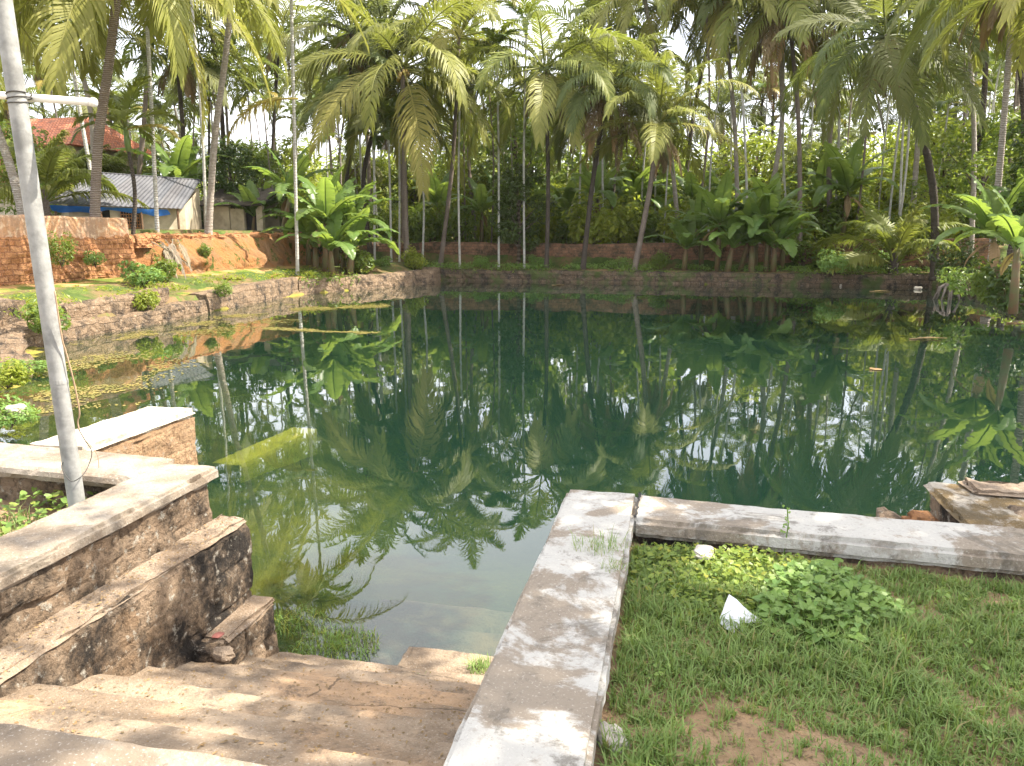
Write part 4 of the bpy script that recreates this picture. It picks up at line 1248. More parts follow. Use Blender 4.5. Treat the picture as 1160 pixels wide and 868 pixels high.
# right bank
for i, (px, py, z, k, s, lab) in enumerate([
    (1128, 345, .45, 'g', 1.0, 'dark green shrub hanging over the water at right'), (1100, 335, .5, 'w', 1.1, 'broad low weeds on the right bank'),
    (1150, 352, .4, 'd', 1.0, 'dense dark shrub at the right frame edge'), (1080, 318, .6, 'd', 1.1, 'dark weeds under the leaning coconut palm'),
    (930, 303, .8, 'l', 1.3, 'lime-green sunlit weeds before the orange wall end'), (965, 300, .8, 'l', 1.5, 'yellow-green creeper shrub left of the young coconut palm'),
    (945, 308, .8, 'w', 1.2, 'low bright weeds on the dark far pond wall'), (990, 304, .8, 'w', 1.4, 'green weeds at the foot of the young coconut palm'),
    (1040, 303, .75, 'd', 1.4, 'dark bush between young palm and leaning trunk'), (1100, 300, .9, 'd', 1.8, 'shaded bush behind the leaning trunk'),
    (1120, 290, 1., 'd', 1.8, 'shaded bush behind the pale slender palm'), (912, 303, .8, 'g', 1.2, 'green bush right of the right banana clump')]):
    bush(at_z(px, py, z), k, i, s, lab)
for i, (px, y, k, s, lab) in enumerate([(545, 46.5, 'w', .7, 'small weed tuft at the foot of the far wall'), (610, 47, 'w', .8, 'weed tuft by the slim dark palm'), (745, 46.6, 'g', .7, 'small bush right of the short bright palm'), (470, 43, 'l', .8, 'bright grass tuft at the foot of the big coconut palm'), (430, 41.5, 'w', .8, 'weed tuft on the bank right of the bananas'), (700, 46.4, 'w', .7, 'weed tuft between the leaning palms'), (410, 38.2, 'g', .9, 'green weeds hanging over the crumbling wall')]):
    bush(B(px, 300, y, .75), k, i, s, lab)


# broadleaf trees
def tree_proto(seed, mat, H=7.0, R=2.6, n=5200, size=.17, low=.25):
    random.seed(seed)
    root = empty('broadleaf_tree', (0, 0, -50))
    tag(root, 'tree', 'tree')
    mb = MB(); mb.tube([(0, 0, -.3), (.1, .05, H * .35), (-.05, .1, H * .8)], [.16, .12, .04], 9)
    blobs = []
    for k in range(15):
        a = k * GA + rnd(-.4, .4); zz = H * (low + (1 - low) * (k + .5) / 15); rr = R * math.sin(PI * (.12 + .80 * (k + .5) / 15)) * rnd(.45, .95)
        c = Vector((rr * math.cos(a), rr * math.sin(a), zz)); blobs.append((c.x, c.y, c.z, rnd(.3, .48) * R, rnd(.3, .48) * R, rnd(.2, .34) * R))
        mb.tube([(0, 0, zz * .6), c * .5 + Vector((0, 0, zz * .32)), c], [.06, .04, .012], 5)
    mb.build('trunk', M['branch'], root, True)
    lb = MB(); leaf_cloud(lb, blobs, n, size); lb.build('crown', mat, root)
    return root


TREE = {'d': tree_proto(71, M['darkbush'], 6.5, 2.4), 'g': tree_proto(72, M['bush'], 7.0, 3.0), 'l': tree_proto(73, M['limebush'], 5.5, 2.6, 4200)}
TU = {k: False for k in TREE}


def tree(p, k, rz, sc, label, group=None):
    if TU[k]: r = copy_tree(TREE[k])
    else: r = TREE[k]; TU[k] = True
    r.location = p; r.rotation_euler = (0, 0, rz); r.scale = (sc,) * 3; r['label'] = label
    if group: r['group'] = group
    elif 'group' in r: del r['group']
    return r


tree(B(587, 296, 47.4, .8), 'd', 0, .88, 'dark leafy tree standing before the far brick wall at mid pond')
tree(B(522, 280, 60, 2.1), 'l', 1, 1.15, 'bright sunlit tree behind the far wall left of the dark one')
tree(B(640, 280, 62, 2.1), 'l', 2, .85, 'bright sunlit tree behind the slim dark palm')
tree(B(1062, 280, 60, 2.0), 'l', 3, 1.55, 'bright tree right of the leaning coconut trunk')
tree(B(1105, 280, 52, 1.5), 'g', 3.5, 1.1, 'green tree filling the right background under the palms')
tree(B(925, 280, 58, 2.1), 'g', 4, .9, 'dull green tree under the bearded coconut palm')
tree(B(470, 280, 64, 2.1), 'g', 5, 1.0, 'green tree behind the big coconut palm')
tree(B(990, 280, 64, 2.1), 'l', .5, 1.1, 'yellow-green tree behind the young coconut palm')
tree(B(28, 230, 37, 2.8), 'g', .5, .8, 'dark tree behind the wall at the left frame edge')
tree(B(185, 230, 48, 2.9), 'g', 1.5, .75, 'round green tree behind the shed')
tree(B(265, 240, 44, 2.9), 'd', 2.5, .8, 'dark leafy tree right of the outhouse')
tree(B(130, 225, 50, 3), 'd', 3.5, 1.0, 'dark tree behind the house roofs')
tree(B(300, 250, 52, 2.6), 'g', 4.5, .8, 'green tree behind the bank-top bananas')
tree(B(1160, 300, 40, 1.0), 'g', 5.5, 1.0, 'green tree behind the palms at the right frame edge')
tree(B(1190, 300, 30, 1.0), 'd', 5.5, .9, 'dark tree just outside the right frame edge')

# background palms
random.seed(900)
bg_pal = []
for k in range(3):
    root = empty('coconut_palm', (0, 0, -50)); tag(root, 'palm', 'palm')
    Ht = (11.5, 13.5, 15.0)[k]
    me, tp, td = trunk_mesh([(0, 0, -.3), ((-.4, .5, .2)[k], .2, Ht * .5), ((.5, -.8, 1.2)[k], -.3, Ht)], .15, .10, M[('coco_bark', 'pale_bark', 'dark_bark')[k]], n=7)
    mobj('trunk', me, root); mobj('crown', COCO_BG[k], root, tp, tilt(td, k)).scale = (1.2,) * 3
    if k != 1: mobj('dry_fronds', SKIRT[0], root, tp, tilt(td, k))
    bg_pal.append(root)
bg_are = []
for k in range(4):
    root = empty('areca_palm', (0, 0, -50)); tag(root, 'palm', 'palm')
    Ht = (9.5, 11.5, 13.0, 14.5)[k]
    me, tp, td = trunk_mesh([(0, 0, -.3), ((-.15, .2, .1, -.3)[k], .1, Ht * .5), ((.3, -.2, -.4, .5)[k], 0, Ht)], .075, .06, M[('areca_bark', 'pale_bark', 'areca_bark', 'coco_bark')[k]], .02, 6, 1.1)
    mobj('trunk', me, root); mobj('crown', ARECA[k % 3], root, tp, tilt(td, k))
    bg_are.append(root)
seen = set()


def spot(protos, k, px, y, sc, label, group):
    p = at_y(px, 270, y); p.z = zg(p.x, p.y)
    key = id(protos), k
    r = protos[k] if key not in seen else copy_tree(protos[k])
    seen.add(key)
    r.location = p; r.rotation_euler = (rnd(-.05, .05), rnd(-.05, .05), rnd(0, 6.28)); r.scale = (sc,) * 3
    r['label'] = label; r['group'] = group
    return r


for i in range(44):
    px = -60 + 1290 * (i + rnd(0, 1)) / 44
    spot(bg_pal, random.choice((0, 1, 2)), px, rnd(72, 98) if px > 330 else rnd(50, 78), rnd(.85, 1.15), 'tall coconut palm in the dense grove beyond the pond', 'coconut palms of the far grove')
for i in range(11):
    px = 250 + 960 * (i + rnd(0, 1)) / 11
    spot(bg_pal, random.choice((0, 1, 2)), px, rnd(50, 60), rnd(1.05, 1.35), 'very tall coconut palm whose crown is high over the far wall', 'very tall coconut palms of the far grove')
for i in range(16):
    px = -60 + 1290 * (i + rnd(0, 1)) / 16
    spot(bg_pal, 0, px, rnd(60, 76), rnd(.5, .7), 'low young coconut palm among the trunks of the far grove', 'low coconut palms of the far grove')
for i in range(95):
    px = 230 + 960 * (i + rnd(0, 1)) / 95
    spot(bg_are, random.choice((0, 1, 2, 3)), px, rnd(50.5, 88), rnd(.8, 1.15), 'slender pale areca palm in the crowd of thin stems beyond the far wall', 'areca palms of the far grove')
for i in range(14):
    spot(bg_are, random.choice((0, 1, 2, 3)), -40 + 300 * (i + rnd(0, 1)) / 14, rnd(44, 64), rnd(.8, 1.05), 'slender areca palm in the grove behind shed and house', 'areca palms behind the shed')
for i in range(44):
    px = 380 + 790 * (i + rnd(0, 1)) / 44; y = rnd(49.8, 62)
    p = at_y(px, 270, y); p.z = zg(p.x, p.y) - .1
    bush(p, random.choice(('g', 'l', 'l', 'g2', 'l')), rnd(0, 6), rnd(1.1, 2.3), 'leafy bush in the undergrowth behind the far brick wall', 'bushes behind the far wall')
for i in range(16):
    px = 20 + 360 * (i + rnd(0, 1)) / 16; y = rnd(41, 54)
    p = at_y(px, 250, y); p.z = zg(p.x, p.y) - .1
    bush(p, random.choice(('g', 'd', 'g2', 'd')), rnd(0, 6), rnd(1.0, 1.9), 'leafy bush in the shade behind the shed and bank', 'bushes behind the shed')

for i in range(40):
    px = 290 + 890 * (i + rnd(0, 1)) / 40; y = rnd(60, 88)
    p = at_y(px, 265, y); p.z = zg(p.x, p.y) - .1
    tree(p, random.choice(('l', 'g', 'l')), rnd(0, 6), rnd(1.0, 1.6), 'sunlit leafy tree filling the grove between the far palm trunks', 'leafy trees of the far grove')
# far wood as one mass
random.seed(42)
mb = MB()
for k in range(270):
    px = -120 + 1400 * k / 269
    p = at_y(px, 265, rnd(100, 118)); z0 = zg(p.x, p.y)
    hgt = rnd(7.0, 13.5)
    leaf_cloud(mb, [(p.x, p.y, z0 + hgt * .45, rnd(1.8, 3.2), 1.8, hgt * .55)], 430, .42)
tag(mb.build('far_wood', M['limebush']), 'distant mass of foliage closing the grove', 'wood', None, 'stuff')
# ground vegetation on far banks
mb = MB()
for k in range(5200):
    zone = random.random()
    if zone < .45: px, y = rnd(330, 1100), rnd(44.9, 48.3)
    elif zone < .75: px, y = rnd(380, 1180), rnd(49.6, 60)
    else: px, y = rnd(1040, 1200), rnd(26, 45)
    p = at_y(px, 270, y)
    if pool_d(p.x, p.y) < .5: continue
    if nz(p.x, p.y, 0, .45, 3) < -.05: continue
    z = zg(p.x, p.y) + (0.06 if y < 48.4 else 0.0)
    leaf_cloud(mb, [(p.x, p.y, z + .1, .22, .22, .16)], 6, .09)
tag(mb.build('undergrowth', M['weed']), 'low weeds and creepers covering the far banks', 'undergrowth', None, 'stuff')
mb = MB()
for k in range(900):
    r_ = random.random()
    if r_ < .55: x = rnd(-14, 12.6); y = 44.0 + (12.6 - x) * .026; dz = .82
    elif r_ < .75: u = random.random(); x, y = -17.2 + 3.4 * u, 32.5 + 9.7 * u; dz = .72
    else: u = random.random(); x, y = 12.55, 24 + 20 * u; dz = .5
    if nz(x, y, 2, .5, 3) < .02: continue
    leaf_cloud(mb, [(x, y + rnd(-.1, .5), dz + rnd(-.35, .12), .25, .12, .2)], 8, .085)
tag(mb.build('wall_weeds', M['bush']), 'weeds and ferns hanging over the far pond walls', 'weeds', None, 'stuff')
mb = MB()
for k in range(3000):
    x = rnd(-20.2, -15.5); y = rnd(14, 41)
    d = pool_d(x, y)
    if d < .35 or d > 3.6 or nz(x, y, 7, .6, 3) < .0: continue
    leaf_cloud(mb, [(x, y, 0.78 + .12 * sm(.3, 3, d) + .1, .16, .16, .1)], 6, .06)
tag(mb.build('slope_grass', M['limebush']), 'short bright grass and weeds on the strip by the left wall', 'grass', None, 'stuff')

# ------------------------------------------------------------------ foreground plants
rng = np.random.default_rng(5)


def blades(name, pts, hmin, hmax, wid, mat, label, bend=0.7, dryp=0.10):
    """grass as one mass: every blade a bent tapering strip"""
    n = len(pts)
    P = np.array(pts)
    az = rng.uniform(0, 2 * PI, n); h = rng.uniform(hmin, hmax, n) * P[:, 3]
    ln = rng.uniform(.15, bend, n) * h
    dx, dy = np.cos(az), np.sin(az); wx, wy = -dy, dx
    wd = wid * rng.uniform(.6, 1.25, n)
    tone = np.where(rng.random(n) < dryp, rng.uniform(.3, 1, n), rng.uniform(0, .12, n))
    V = np.zeros((n, 5, 3))
    for k, (f, ww) in enumerate(((0, 1), (.55, .8))):
        off = ln * f ** 1.8
        for s in (0, 1):
            sg = -1 if s == 0 else 1
            V[:, k * 2 + s, 0] = P[:, 0] + dx * off + sg * wx * wd * ww * .5
            V[:, k * 2 + s, 1] = P[:, 1] + dy * off + sg * wy * wd * ww * .5
            V[:, k * 2 + s, 2] = P[:, 2] + h * f
    V[:, 4, 0] = P[:, 0] + dx * ln; V[:, 4, 1] = P[:, 1] + dy * ln; V[:, 4, 2] = P[:, 2] + h * (1 - .35 * ln / np.maximum(h, 1e-5))
    V = V.reshape(-1, 3)
    b = np.arange(n) * 5
    quads = np.stack([b, b + 1, b + 3, b + 2], 1); tris = np.stack([b + 2, b + 3, b + 4], 1)
    me = bpy.data.meshes.new(name)
    me.vertices.add(n * 5); me.vertices.foreach_set('co', V.ravel().astype(np.float32))
    loops = np.concatenate([quads.ravel(), tris.ravel()])
    me.loops.add(len(loops)); me.loops.foreach_set('vertex_index', loops.astype(np.int32))
    me.polygons.add(n * 2)
    ls = np.concatenate([np.arange(n) * 4, n * 4 + np.arange(n) * 3])
    me.polygons.foreach_set('loop_start', ls.astype(np.int32))
    a = me.attributes.new('tone', 'FLOAT', 'POINT'); a.data.foreach_set('value', np.repeat(tone, 5).astype(np.float32))
    me.materials.append(mat); me.update(calc_edges=True); me.validate()
    o = bpy.data.objects.new(name, me); COL.objects.link(o)
    if label: tag(o, label, 'grass', None, 'stuff')
    return o


def lawn_z(x, y): return 1.165 + 0.03 * nz(x, y, 4, 1.2, 4)


random.seed(12)
pts = []
while len(pts) < 120000:
    # tufts
    x = rnd(-.19, 3.4); y = 4.0 - 3.3 * random.random() ** 1.3
    if y > 3.79 - .05 * x: continue
    if x > .5 + .42 * y: continue
    d = nz(x, y, 2, 1.5, 3) + .35 * nz(x, y, 8, 5, 2)
    if x < .9 and y > 2.1: d += .16
    if x < .35: d += .12
    if d < -.32 and random.random() < .82: continue
    k = int(rnd(8, 26)); r = rnd(.012, .05); hs_ = rnd(.4, 1.35) * (1.1 if d > .15 else .75)
    for _ in range(k):
        a = rnd(0, 6.28); q = r * random.random() ** .5
        X, Y = x + q * math.cos(a), y + q * math.sin(a)
        if X < -.185 or Y > 3.80 - .05 * X: continue
        pts.append((X, Y, lawn_z(X, Y) - .008, hs_))
blades('lawn_grass', pts, .02, .088, .0056, M['grass'], 'green tufted lawn grass with bare patches behind the right coping', 1.0, .12)

# broad-leaved ground cover
def heart_leaf(mb, c, nrm, size, spin):
    n = Vector(nrm).normalized(); a = n.cross(Vector((math.cos(spin), math.sin(spin), .13))).normalized(); q = n.cross(a)
    P = [(-.05, 0, 0), (-.30, .32, .10), (.05, .52, .10), (.55, .34, .05), (1.0, 0, -.12), (.55, -.34, .05), (.05, -.52, .10), (-.30, -.32, .10), (.45, 0, -.02)]
    ids = [mb.add(c + (a * u + q * v + n * w_) * size) for u, v, w_ in P]
    for k in range(7): mb.f.append((ids[8], ids[k + 1], ids[k]))
    mb.f.append((ids[8], ids[0], ids[7]))


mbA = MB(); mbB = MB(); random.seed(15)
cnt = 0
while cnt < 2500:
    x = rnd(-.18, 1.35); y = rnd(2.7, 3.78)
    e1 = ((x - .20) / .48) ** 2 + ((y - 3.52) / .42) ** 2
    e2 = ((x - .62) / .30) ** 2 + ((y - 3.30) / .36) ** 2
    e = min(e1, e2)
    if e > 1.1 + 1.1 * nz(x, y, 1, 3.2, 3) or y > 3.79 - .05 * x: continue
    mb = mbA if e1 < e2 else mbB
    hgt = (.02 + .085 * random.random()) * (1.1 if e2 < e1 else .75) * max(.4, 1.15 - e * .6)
    mb.tone = (rnd(.1, .7) if (e1 < e2 and random.random() < .22) else rnd(0, .1))  # some sun-patch leaves yellowed further to suggest sunlight
    c = Vector((x, y, lawn_z(x, y) + hgt))
    heart_leaf(mb, c, (rnd(-.5, .5), rnd(-.6, .3), 1), rnd(.010, .030) if e1 < e2 else rnd(.015, .044), rnd(0, 6.28))
    if cnt % 2 == 0:
        mb.tube([(x + rnd(-.02, .02), y + rnd(-.02, .02), lawn_z(x, y) - .01), c - Vector((0, 0, .003))], .0015, 3, False)
    cnt += 1
tag(mbA.build('sun_tinted_cover', M['sun_tinted_creeper']), 'creeper coloured sunlit yellow-green in the sun patch at the inner corner of the right coping', 'weeds', None, 'stuff')
tag(mbB.build('ground_cover', M['weed']), 'heart-leaved green creeper beside the paper scrap', 'weeds', None, 'stuff')

mb = MB(); random.seed(25)
for k in range(260):
    x = rnd(-.15, 2.4); y = rnd(1.2, 3.75)
    if y > 3.74 - .05 * x or nz(x, y, 11, 1.3, 3) < -.02: continue
    for q in range(int(rnd(3, 9))):
        a = rnd(0, 6.28); r = rnd(.008, .035); mb.tone = rnd(0, .25)
        heart_leaf(mb, Vector((x + r * math.cos(a), y + r * math.sin(a), lawn_z(x, y) + rnd(.015, .06))), (math.cos(a) * .6, math.sin(a) * .6, 1), rnd(.008, .02), a)
tag(mb.build('ground_cover', M['weed']), 'tiny broad-leaved weeds scattered through the lawn', 'weeds', None, 'stuff')
mb = MB(); random.seed(26)
for k in range(1500):
    x = rnd(-.17, 2.6); y = rnd(.9, 3.75)
    if y > 3.76 - .05 * x: continue
    a = rnd(0, 6.28); l_ = rnd(.01, .05); z = lawn_z(x, y) + rnd(.002, .02); mb.tone = random.random()
    d = Vector((math.cos(a), math.sin(a), rnd(-.15, .25))) * l_; v = Vector((-math.sin(a), math.cos(a), 0)) * rnd(.001, .004)
    c = Vector((x, y, z)); ids = [mb.add(q) for q in (c - v, c + v, c + d + v * .3, c + d - v * .3)]; mb.f.append(tuple(ids))
tag(mb.build('lawn_litter', M['dry']), 'dry straw and leaf scraps lying in the lawn', 'litter', None, 'stuff')

# left plot weeds
mb = MB(); random.seed(16)
for k in range(2600):
    x = rnd(-5.6, -3.24); y = rnd(2.2, 4.15)
    if nz(x, y, 5, 1.8, 3) < -.12: continue
    if y > 4.23 - .06 * (x + 3.2) - .08: continue
    mb.tone = rnd(0, .2) + (.35 if random.random() < .12 else 0)
    c = Vector((x, y, 1.02 + .05 * nz(x, y, 4, 1.2, 4) + rnd(.02, .14)))
    heart_leaf(mb, c, (rnd(-.7, .7), rnd(-.7, .4), 1), rnd(.02, .05), rnd(0, 6.28))
tag(mb.build('ground_cover', M['weed']), 'sunlit leafy weeds in the plot behind the left wall', 'weeds', None, 'stuff')
pts = []
for k in range(9000):
    x = rnd(-5.6, -3.24); y = rnd(2.2, 4.1)
    if nz(x, y, 9, 1.5, 3) < -.1: continue
    pts.append((x, y, 1.01 + .05 * nz(x, y, 4, 1.2, 4), rnd(.6, 1.3)))
blades('plot_grass', pts, .04, .13, .006, M['grass'], 'grass among the weeds behind the left wall', .9, .15)


def tuft(name, center, r, n, hmin, hmax, wid, mat, label, cat, dry=.1):
    random.seed(int(abs(center[0]) * 1000))
    pts = []
    for _ in range(n):
        a = rnd(0, 6.28); q = r * random.random() ** .7
        pts.append((q * math.cos(a), q * math.sin(a), 0, rnd(.6, 1.2)))
    o = blades(name, pts, hmin, hmax, wid, mat, None, 1.3, dry)
    o.location = center; tag(o, label, cat)
    return o


tuft('grass_tuft', (-.33, 3.42, 1.298), .13, 170, .02, .10, .003, M['grass'], 'wispy grass tuft growing across the worn coping top', 'grass tuft', .3)
tuft('grass_tuft', (-.24, 3.20, 1.296), .06, 60, .02, .08, .003, M['grass'], 'smaller wispy tuft at the lawn side of the coping', 'grass tuft', .3)
p = at_z(380, 735, 0.0); tuft('water_weed', (p.x, p.y, .0), .30, 900, .02, .09, .006, M['weed'], 'green weed clump spreading on the flooded step beside the left ledges', 'weeds', .15)
p = at_z(335, 705, 0.0); tuft('water_weed', (p.x, p.y, -.02), .22, 420, .03, .10, .007, M['weed'], 'yellow-green water weeds right of the lowest ledge', 'weeds', .35)
p = at_z(548, 762, 0.0); tuft('grass_tuft', (p.x - .03, p.y, .02), .08, 190, .03, .12, .005, M['grass'], 'grass tuft where the right coping wall meets the last dry step', 'grass tuft', .05)
p = at_z(482, 768, 0.05); tuft('grass_tuft', (p.x, p.y, .03), .03, 30, .02, .07, .004, M['grass'], 'tiny grass tuft on the edge of the last dry step', 'grass tuft', .05)
p = at_z(300, 735, 0.10)
sp = MB(); random.seed(3)
for k in range(34):
    c = Vector((rnd(-.05, .05), rnd(-.05, .05), rnd(.02, .13))); heart_leaf(sp, c, (rnd(-.6, .6), rnd(-.8, .2), 1), rnd(.014, .028), rnd(0, 6))
o = sp.build('seedling', M['weed']); o.location = (p.x, p.y, .06); tag(o, 'small leafy seedling at the foot of the lowest ledge', 'plant')
p = at_z(808, 566, 1.3)
sp = MB()
sp.tube([(0, 0, -.1), (.01, 0, .06), (.0, 0, .15)], .003, 4, False)
for k in range(14):
    c = Vector((rnd(-.02, .02), rnd(-.02, .02), .02 + .010 * k)); heart_leaf(sp, c, (rnd(-1, 1), rnd(-1, .2), .6), .014, rnd(0, 6))
o = sp.build('weed_stalk', M['weed']); o.location = (.55, 3.80, 1.28); tag(o, 'single upright weed stalk against the side coping', 'weed')

# leaf litter and grit on stairs and ledges
mb = MB(); random.seed(19)
for k in range(2200):
    if random.random() < .35:
        x = -2.66 + rnd(-.16, .02); y = rnd(1.8, 4.1); z = .985
        if random.random() < .4: continue
    else:
        x = rnd(-2.6, -.62); y = rnd(1.9, 4.15)
        z = stair_z(x, y) + .002
    s = rnd(.003, .012); a = rnd(0, 6.28); mb.tone = random.random()
    c = Vector((x, y, z + .002)); u = Vector((math.cos(a), math.sin(a), rnd(-.2, .2))) * s; v = Vector((-math.sin(a), math.cos(a), rnd(-.2, .2))) * s * .5
    ids = [mb.add(q) for q in (c - u, c + v + Vector((0, 0, s * .3)), c + u, c - v)]
    mb.f.append((ids[0], ids[1], ids[2])); mb.f.append((ids[0], ids[2], ids[3]))
tag(mb.build('leaf_litter', M['dry']), 'dry leaf scraps and grit scattered over steps and ledge', 'litter', None, 'stuff')

# ------------------------------------------------------------------ small things
# leaning metal pole with crossbar
pb = at_y(86, 552, 3.74); ptop = at_y(-6, -60, 3.72)
pb.z = 1.0
po = empty('pole', pb)
tag(po, 'leaning grey metal pole with white crossbar and loose wires behind the left wall', 'pole')
tp = ptop - pb
mb = MB()
mb.tube([(0, 0, -.2)] + [tuple(tp * (k / 12)) for k in range(13)], 0.047, 20); mb.build('post', M['pole'], po, True)
mb = MB(); mb.tube([tp * .28 - Vector((0, 0, .012)), tp * .28 + Vector((0, 0, .012))], 0.049, 20); mb.build('joint_ring', M['pole'], po)
cA = at_y(-70, 103, 3.82) - pb; cB = at_y(104, 116, 3.82) - pb
mb = MB(); mb.tube([cA, cB], .021, 12); mb.build('crossbar', M['pvc'], po, True)
mb = MB(); mb.tube([cB, cB + (cB - cA).normalized() * .02], .024, 12); mb.build('bar_cap', M['pvc'], po, True)
u = (at_y(23, 112, 3.74) - pb).z / tp.z
mb = MB()
for k in range(3):
    c = tp * u + Vector((0, 0, -.02 + .022 * k))
    mb.tube([c + Vector((0.050 * math.cos(a), 0.050 * math.sin(a) + (.03 if math.sin(a) > .3 else 0), .008 * math.sin(a + k))) for a in np.linspace(0, 2 * PI, 20)], .0035, 5)
mb.build('tie_wire', M['dark_wire'], po)
def wire(name, px, mat, r):
    mb = MB(); P = [at_y(a, b, y) - pb for a, b, y in px]
    out = []
    for i in range(len(P) - 1):
        p0 = P[max(i - 1, 0)]; p1 = P[i]; p2 = P[i + 1]; p3 = P[min(i + 2, len(P) - 1)]
        for f in np.linspace(0, 1, 7)[:-1]:
            out.append(0.5 * ((2 * p1) + (p2 - p0) * f + (2 * p0 - 5 * p1 + 4 * p2 - p3) * f * f + (3 * p1 - p0 - 3 * p2 + p3) * f ** 3))
    out.append(P[-1]); mb.tube(out, r, 6); mb.build(name, mat, po, True)
wire('hanging_wire', [(62, 330, 3.70), (70, 382, 3.72), (75, 400, 3.74), (83, 430, 3.76), (90, 466, 3.78), (88, 478, 3.78), (90, 488, 3.78)], M['wire'], .0045)
wire('loose_wire', [(90, 488, 3.78), (97, 500, 3.79), (104, 512, 3.80), (100, 528, 3.78), (92, 540, 3.68), (80, 545, 3.66), (70, 530, 3.68), (74, 520, 3.7)], M['dark_wire'], .0025)
wire('loose_wire', [(98, 500, 3.79), (110, 515, 3.82), (112, 530, 3.82)], M['wire'], .002)

# crumpled paper on the lawn
random.seed(8)
p = at_z(838, 712, 1.17)
p.z += .015; o = empty('paper_scrap', p, 0.25, 1.25); tag(o, 'crumpled white paper scrap lying on the lawn', 'paper')
mb = MB()
def facet(P, n=5):
    """a creased triangle of paper"""
    A, B_, C_ = map(Vector, P)
    ids = {}
    for i in range(n + 1):
        for j in range(n + 1 - i):
            q = A + (B_ - A) * i / n + (C_ - A) * j / n
            e = min(i, j, n - i - j)
            q = q + Vector((nz(q.x, q.y, q.z, 40, 2), nz(q.x + 3, q.y, q.z, 40, 2), nz(q.x, q.y + 5, q.z, 40, 2))) * .007
            ids[i, j] = mb.add(q)
    for i in range(n):
        for j in range(n - i):
            mb.f.append((ids[i, j], ids[i + 1, j], ids[i, j + 1]))
            if i + j < n - 1: mb.f.append((ids[i + 1, j], ids[i + 1, j + 1], ids[i, j + 1]))
pk = (-.022, .055, .085); l_ = (-.075, -.005, .02); r_ = (.080, -.025, .012); m_ = (-.005, -.035, .03); bk_ = (.02, .08, .004)
facet((pk, l_, m_)); facet((pk, m_, r_)); facet((pk, r_, bk_)); facet((pk, bk_, l_))
mb.build('sheet', M['paper'], o)
mb = MB(); facet((l_, (-.045, -.06, .004), m_)); facet((m_, (-.045, -.06, .004), (.0, -.055, .006)))
mb.build('folded_corner', M['paper'], o)


def rock(name, p, sx, sy, sz, seed, mat, label, cat='stone'):
    random.seed(seed)
    mb = MB(); n, m = 14, 9
    g_ = []
    for j in range(m + 1):
        th = PI * j / m; row = []
        for i in range(n):
            ph = 2 * PI * i / n
            d = Vector((math.sin(th) * math.cos(ph), math.sin(th) * math.sin(ph), math.cos(th)))
            k = 1 + .30 * nz(d.x + seed, d.y, d.z, 1.3, 3)
            d = Vector((abs(d.x) ** .7 * (1 if d.x > 0 else -1), abs(d.y) ** .7 * (1 if d.y > 0 else -1), abs(d.z) ** .8 * (1 if d.z > 0 else -1))) * k
            row.append(mb.add((d.x * sx, d.y * sy, d.z * sz)))
        g_.append(row)
    for a, b in zip(g_, g_[1:]):
        for i in range(n): mb.f.append((a[i], b[i], b[(i + 1) % n], a[(i + 1) % n]))
    o = mb.build(name, mat); o.location = p; o.rotation_euler = (0, 0, rnd(0, 6)); tag(o, label, cat)
    return o


p = at_z(797, 625, 1.22); rock('stone', (p.x, p.y, 1.215), .075, .05, .022, 3, M['stone'], 'pale flat stone lying in the weeds at the inner corner')
p = at_z(690, 842, 1.17); rock('stone', (p.x, p.y, 1.16), .05, .07, .05, 5, M['stone'], 'grey stone wedged against the coping in the lawn')
p = at_z(240, 741, .38); rock('rubble_stone', (-2.47, 3.56, .40), .05, .07, .03, 8, M['ledge'], 'broken stone lying where the lowest ledge meets the steps')
o = rock('cloth_scrap', (-2.56, 3.66, .452), .025, .035, .007, 12, M['red'], 'faded red cloth scrap on the lowest ledge', 'cloth')
p = at_z(18, 462, .4); rock('stone', (p.x, p.y, .36), .13, .10, .09, 13, M['white_top'], 'whitish rock among the weeds at the left water edge')
p = at_z(385, 745, .0)
for i, (px, py, z, s) in enumerate([(950, 323, .06, .25), (1009, 322, .10, .22), (1040, 327, .05, .18), (548, 315, .05, .2), (478, 291, .95, .5)]):
    q = at_z(px, py, z); rock('stone', q, s, s * .7, s * .6, 20 + i, M['stone'], ['pale stone at the waterline below the creeper shrub', 'round pale stone at the waterline under the young palm', 'small pale stone at the waterline near the right corner', 'small stone at the foot of the dark far wall', 'white boulder on the bank behind the big coconut palm'][i])

# fallen dry fronds on the earth bank
ff = empty('dry_frond_heap', at_x(205, 300, -19.6)); tag(ff, 'heap of grey dry palm fronds fallen down the orange bank', 'dry fronds')
random.seed(33)
for k in range(8):
    mb = MB(); frond(mb, (-.9 + rnd(-.5, .5), rnd(-1.1, 1.1), .95 + rnd(-.3, .1)), math.radians(rnd(-60, 35)), math.radians(rnd(-38, -18)), math.radians(rnd(5, 40)), rnd(1.2, 2.4), 26, .45, .035, .7, rnd(-.4, .4), .9, rnd(0, .3), rw=.025)
    mb.build('frond', M['dead_grey'], ff)
t = NT('grey_root'); c = t.mix(t.noise(5, 6), (0.09, 0.075, 0.06), (0.18, 0.155, 0.13)); M['root'] = t.done(t.bsdf(c, .9, .1, t.bump(t.noise(12, 6), .04)))
q = at_z(1075, 335, .15); rt = MB(); random.seed(35)
for k in range(7):
    a = rnd(2.6, 5.2); rt.tube([(0.1 * math.cos(a), .1 * math.sin(a), .45 + rnd(-.1, .1)), (.4 * math.cos(a), .4 * math.sin(a), .35), (rnd(.5, .9) * math.cos(a), rnd(.5, .9) * math.sin(a), -.3)], [.07, .06, .03], 7)
o = rt.build('tree_root', M['root'], None, True); o.location = q; tag(o, 'bare grey roots reaching into the water on the right bank', 'roots')
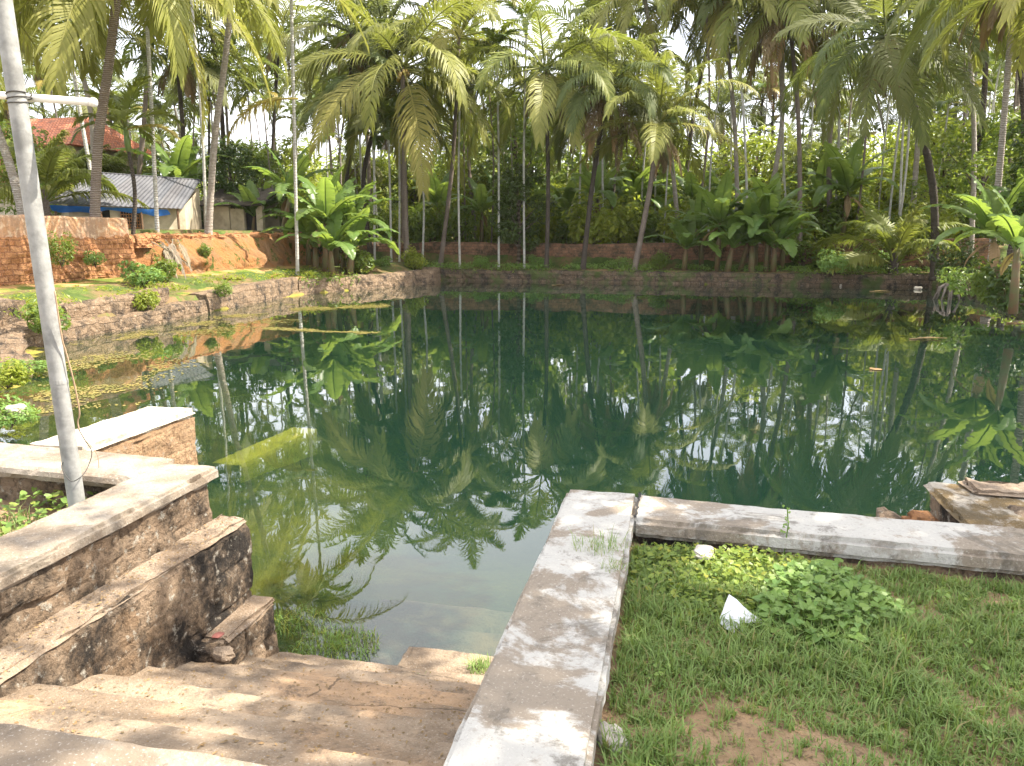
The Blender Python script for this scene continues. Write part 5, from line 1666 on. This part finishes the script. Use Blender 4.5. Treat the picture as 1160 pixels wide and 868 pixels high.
# floating scraps
random.seed(37)
for i, (px, py, ln_, lab) in enumerate([(1030, 384, 1.0, 'pale dead frond piece floating at right of the pond'), (985, 330, .9, 'thin floating frond near the far right corner'), (625, 323, .7, 'thin streak of floating debris by the far wall'), (1140, 366, .5, 'yellow dead banana leaf floating by the right bank'), (985, 418, .25, 'small orange leaf floating at right of the pond')]):
    q = at_z(px, py, .012); mb = MB()
    if i in (3, 4): banana_leaf(mb, 0, .02, .04, ln_, .10, (0, 0, .0), .8, .05); mt = M['dry']
    else: frond(mb, (0, 0, .0), 0, .02, .03, ln_, 14, .28, .04, .02, 0, .9, .4, rw=.02); mt = M['dry']
    o = mb.build('floating_leaf', mt); o.location = q; o.rotation_euler = (0, 0, rnd(-.5, .5)); tag(o, lab, 'floating leaf')
# algae mats
t = NT('algae_mat'); c = t.mix(t.ramp(t.noise(2.5, 7, .7), .4, .65), (0.13, 0.12, 0.025), (0.24, 0.18, 0.05))
p_ = t.n('ShaderNodeBsdfPrincipled'); t.link(c, p_.inputs['Base Color']); p_.inputs['Roughness'].default_value = .35
M['algae'] = t.done(p_.outputs[0])
random.seed(38)
def mat_strip(cells, label):
    """ragged floating film made of many small scum flecks"""
    mb = MB()
    for (A, Bq, wd, n) in cells:
        A = at_z(*A, 0); Bq = at_z(*Bq, 0)
        for k in range(n):
            u = random.random(); c = A.lerp(Bq, u); off = random.gauss(0, .35) * wd
            d = (Bq - A).normalized(); c = c + Vector((-d.y, d.x, 0)) * off; c.z = .006 + .003 * random.random()
            if pool_d(c.x, c.y) > -.1 or nz(c.x, c.y, 3, .8, 4) < -.02: continue
            s = rnd(.008, .034); m = 6; ph = rnd(0, 6)
            ids = [mb.add(c + d * s * rnd(.7, 1.5) * 1.6 * math.cos(ph + 2 * PI * q / m) + Vector((-d.y, d.x, 0)) * s * rnd(.5, 1.1) * math.sin(ph + 2 * PI * q / m)) for q in range(m)]
            mb.f.append(tuple(ids))
    return tag(mb.build('algae', M['algae']), label, 'algae', None, 'stuff')
mat_strip([((300, 372), (425, 378), .5, 1500), ((300, 352), (445, 346), 1.3, 3500), ((90, 394), (335, 345), 1.0, 5500), ((60, 410), (30, 470), 1.8, 3000), ((90, 400), (190, 420), 1.4, 1500), ((110, 450), (150, 420), 1.2, 700), ((200, 380), (330, 362), 1.2, 1200)], 'yellow-green algae film along the left edge of the pond')

# ------------------------------------------------------------------ shade tree out of view on the right
random.seed(81)
sh = empty('shade_tree', (6.2, 3.4, 1.1)); tag(sh, 'large leafy tree right of the viewpoint shading steps and lawn', 'tree')
mb = MB(); mb.tube([(0, 0, -.4), (-.1, .2, 3), (-.3, .6, 6), (-.3, .9, 9)], [.30, .25, .18, .05], 12)
HOLES = [(.27, 3.46, .34), (1.35, 2.2, .12), (-2.3, 2.55, .75), (-3.6, 4.1, .7), (-2.9, 3.85, .3), (-1.6, 2.3, .25), (-2.75, 2.3, .3), (-.35, 4.0, .13)]
blobs = []
for k in range(70):
    a = rnd(0, 6.28); r = 3.7 * random.random() ** .5; z = rnd(6.2, 9.2)
    blobs.append((r * math.cos(a) - .4, r * math.sin(a) + 1.0, z, rnd(.5, .95), rnd(.5, .95), rnd(.35, .6)))
    if k % 3 == 0: mb.tube([(-.2, .4, z * .62), (blobs[-1][0] * .5, .5 + blobs[-1][1] * .5, z * .85), blobs[-1][:3]], [.07, .04, .012], 6)
mb.build('trunk', M['branch'], sh, True)
lb0 = MB(); leaf_cloud(lb0, blobs, 36000, .085)
# cut gaps into the crown so sun patches land on the listed spots
lb = MB(); kill = set()
for fi, f in enumerate(lb0.f):
    c = Vector(lb0.v[f[0]]) + sh.location
    k_ = (c.z - 1.1) / SUN.z; gx, gy = c.x - SUN.x * k_, c.y - SUN.y * k_
    if any((gx - hx) ** 2 + (gy - hy) ** 2 < hr * hr * (1 + .5 * nz(gx, gy, 1, 3, 2)) for hx, hy, hr in HOLES): continue
    lb.f.append(f)
lb.v = lb0.v; lb.t = lb0.t
lb.build('crown', M['bush'], sh)

# ------------------------------------------------------------------ air
t = NT('haze_air')
vol = t.n('ShaderNodeVolumePrincipled')
vol.inputs['Color'].default_value = (0.93, 0.96, 1.0, 1)
vol.inputs['Density'].default_value = 0.00012
vol.inputs['Anisotropy'].default_value = 0.2
t.link(vol.outputs[0], t.out.inputs['Volume'])
mb = MB(); mb.box(-610, 610, -310, 610, -4.0, 26.0)
tag(mb.build('haze', t.m), 'thin humid air over pond and grove', 'haze', None, 'stuff')
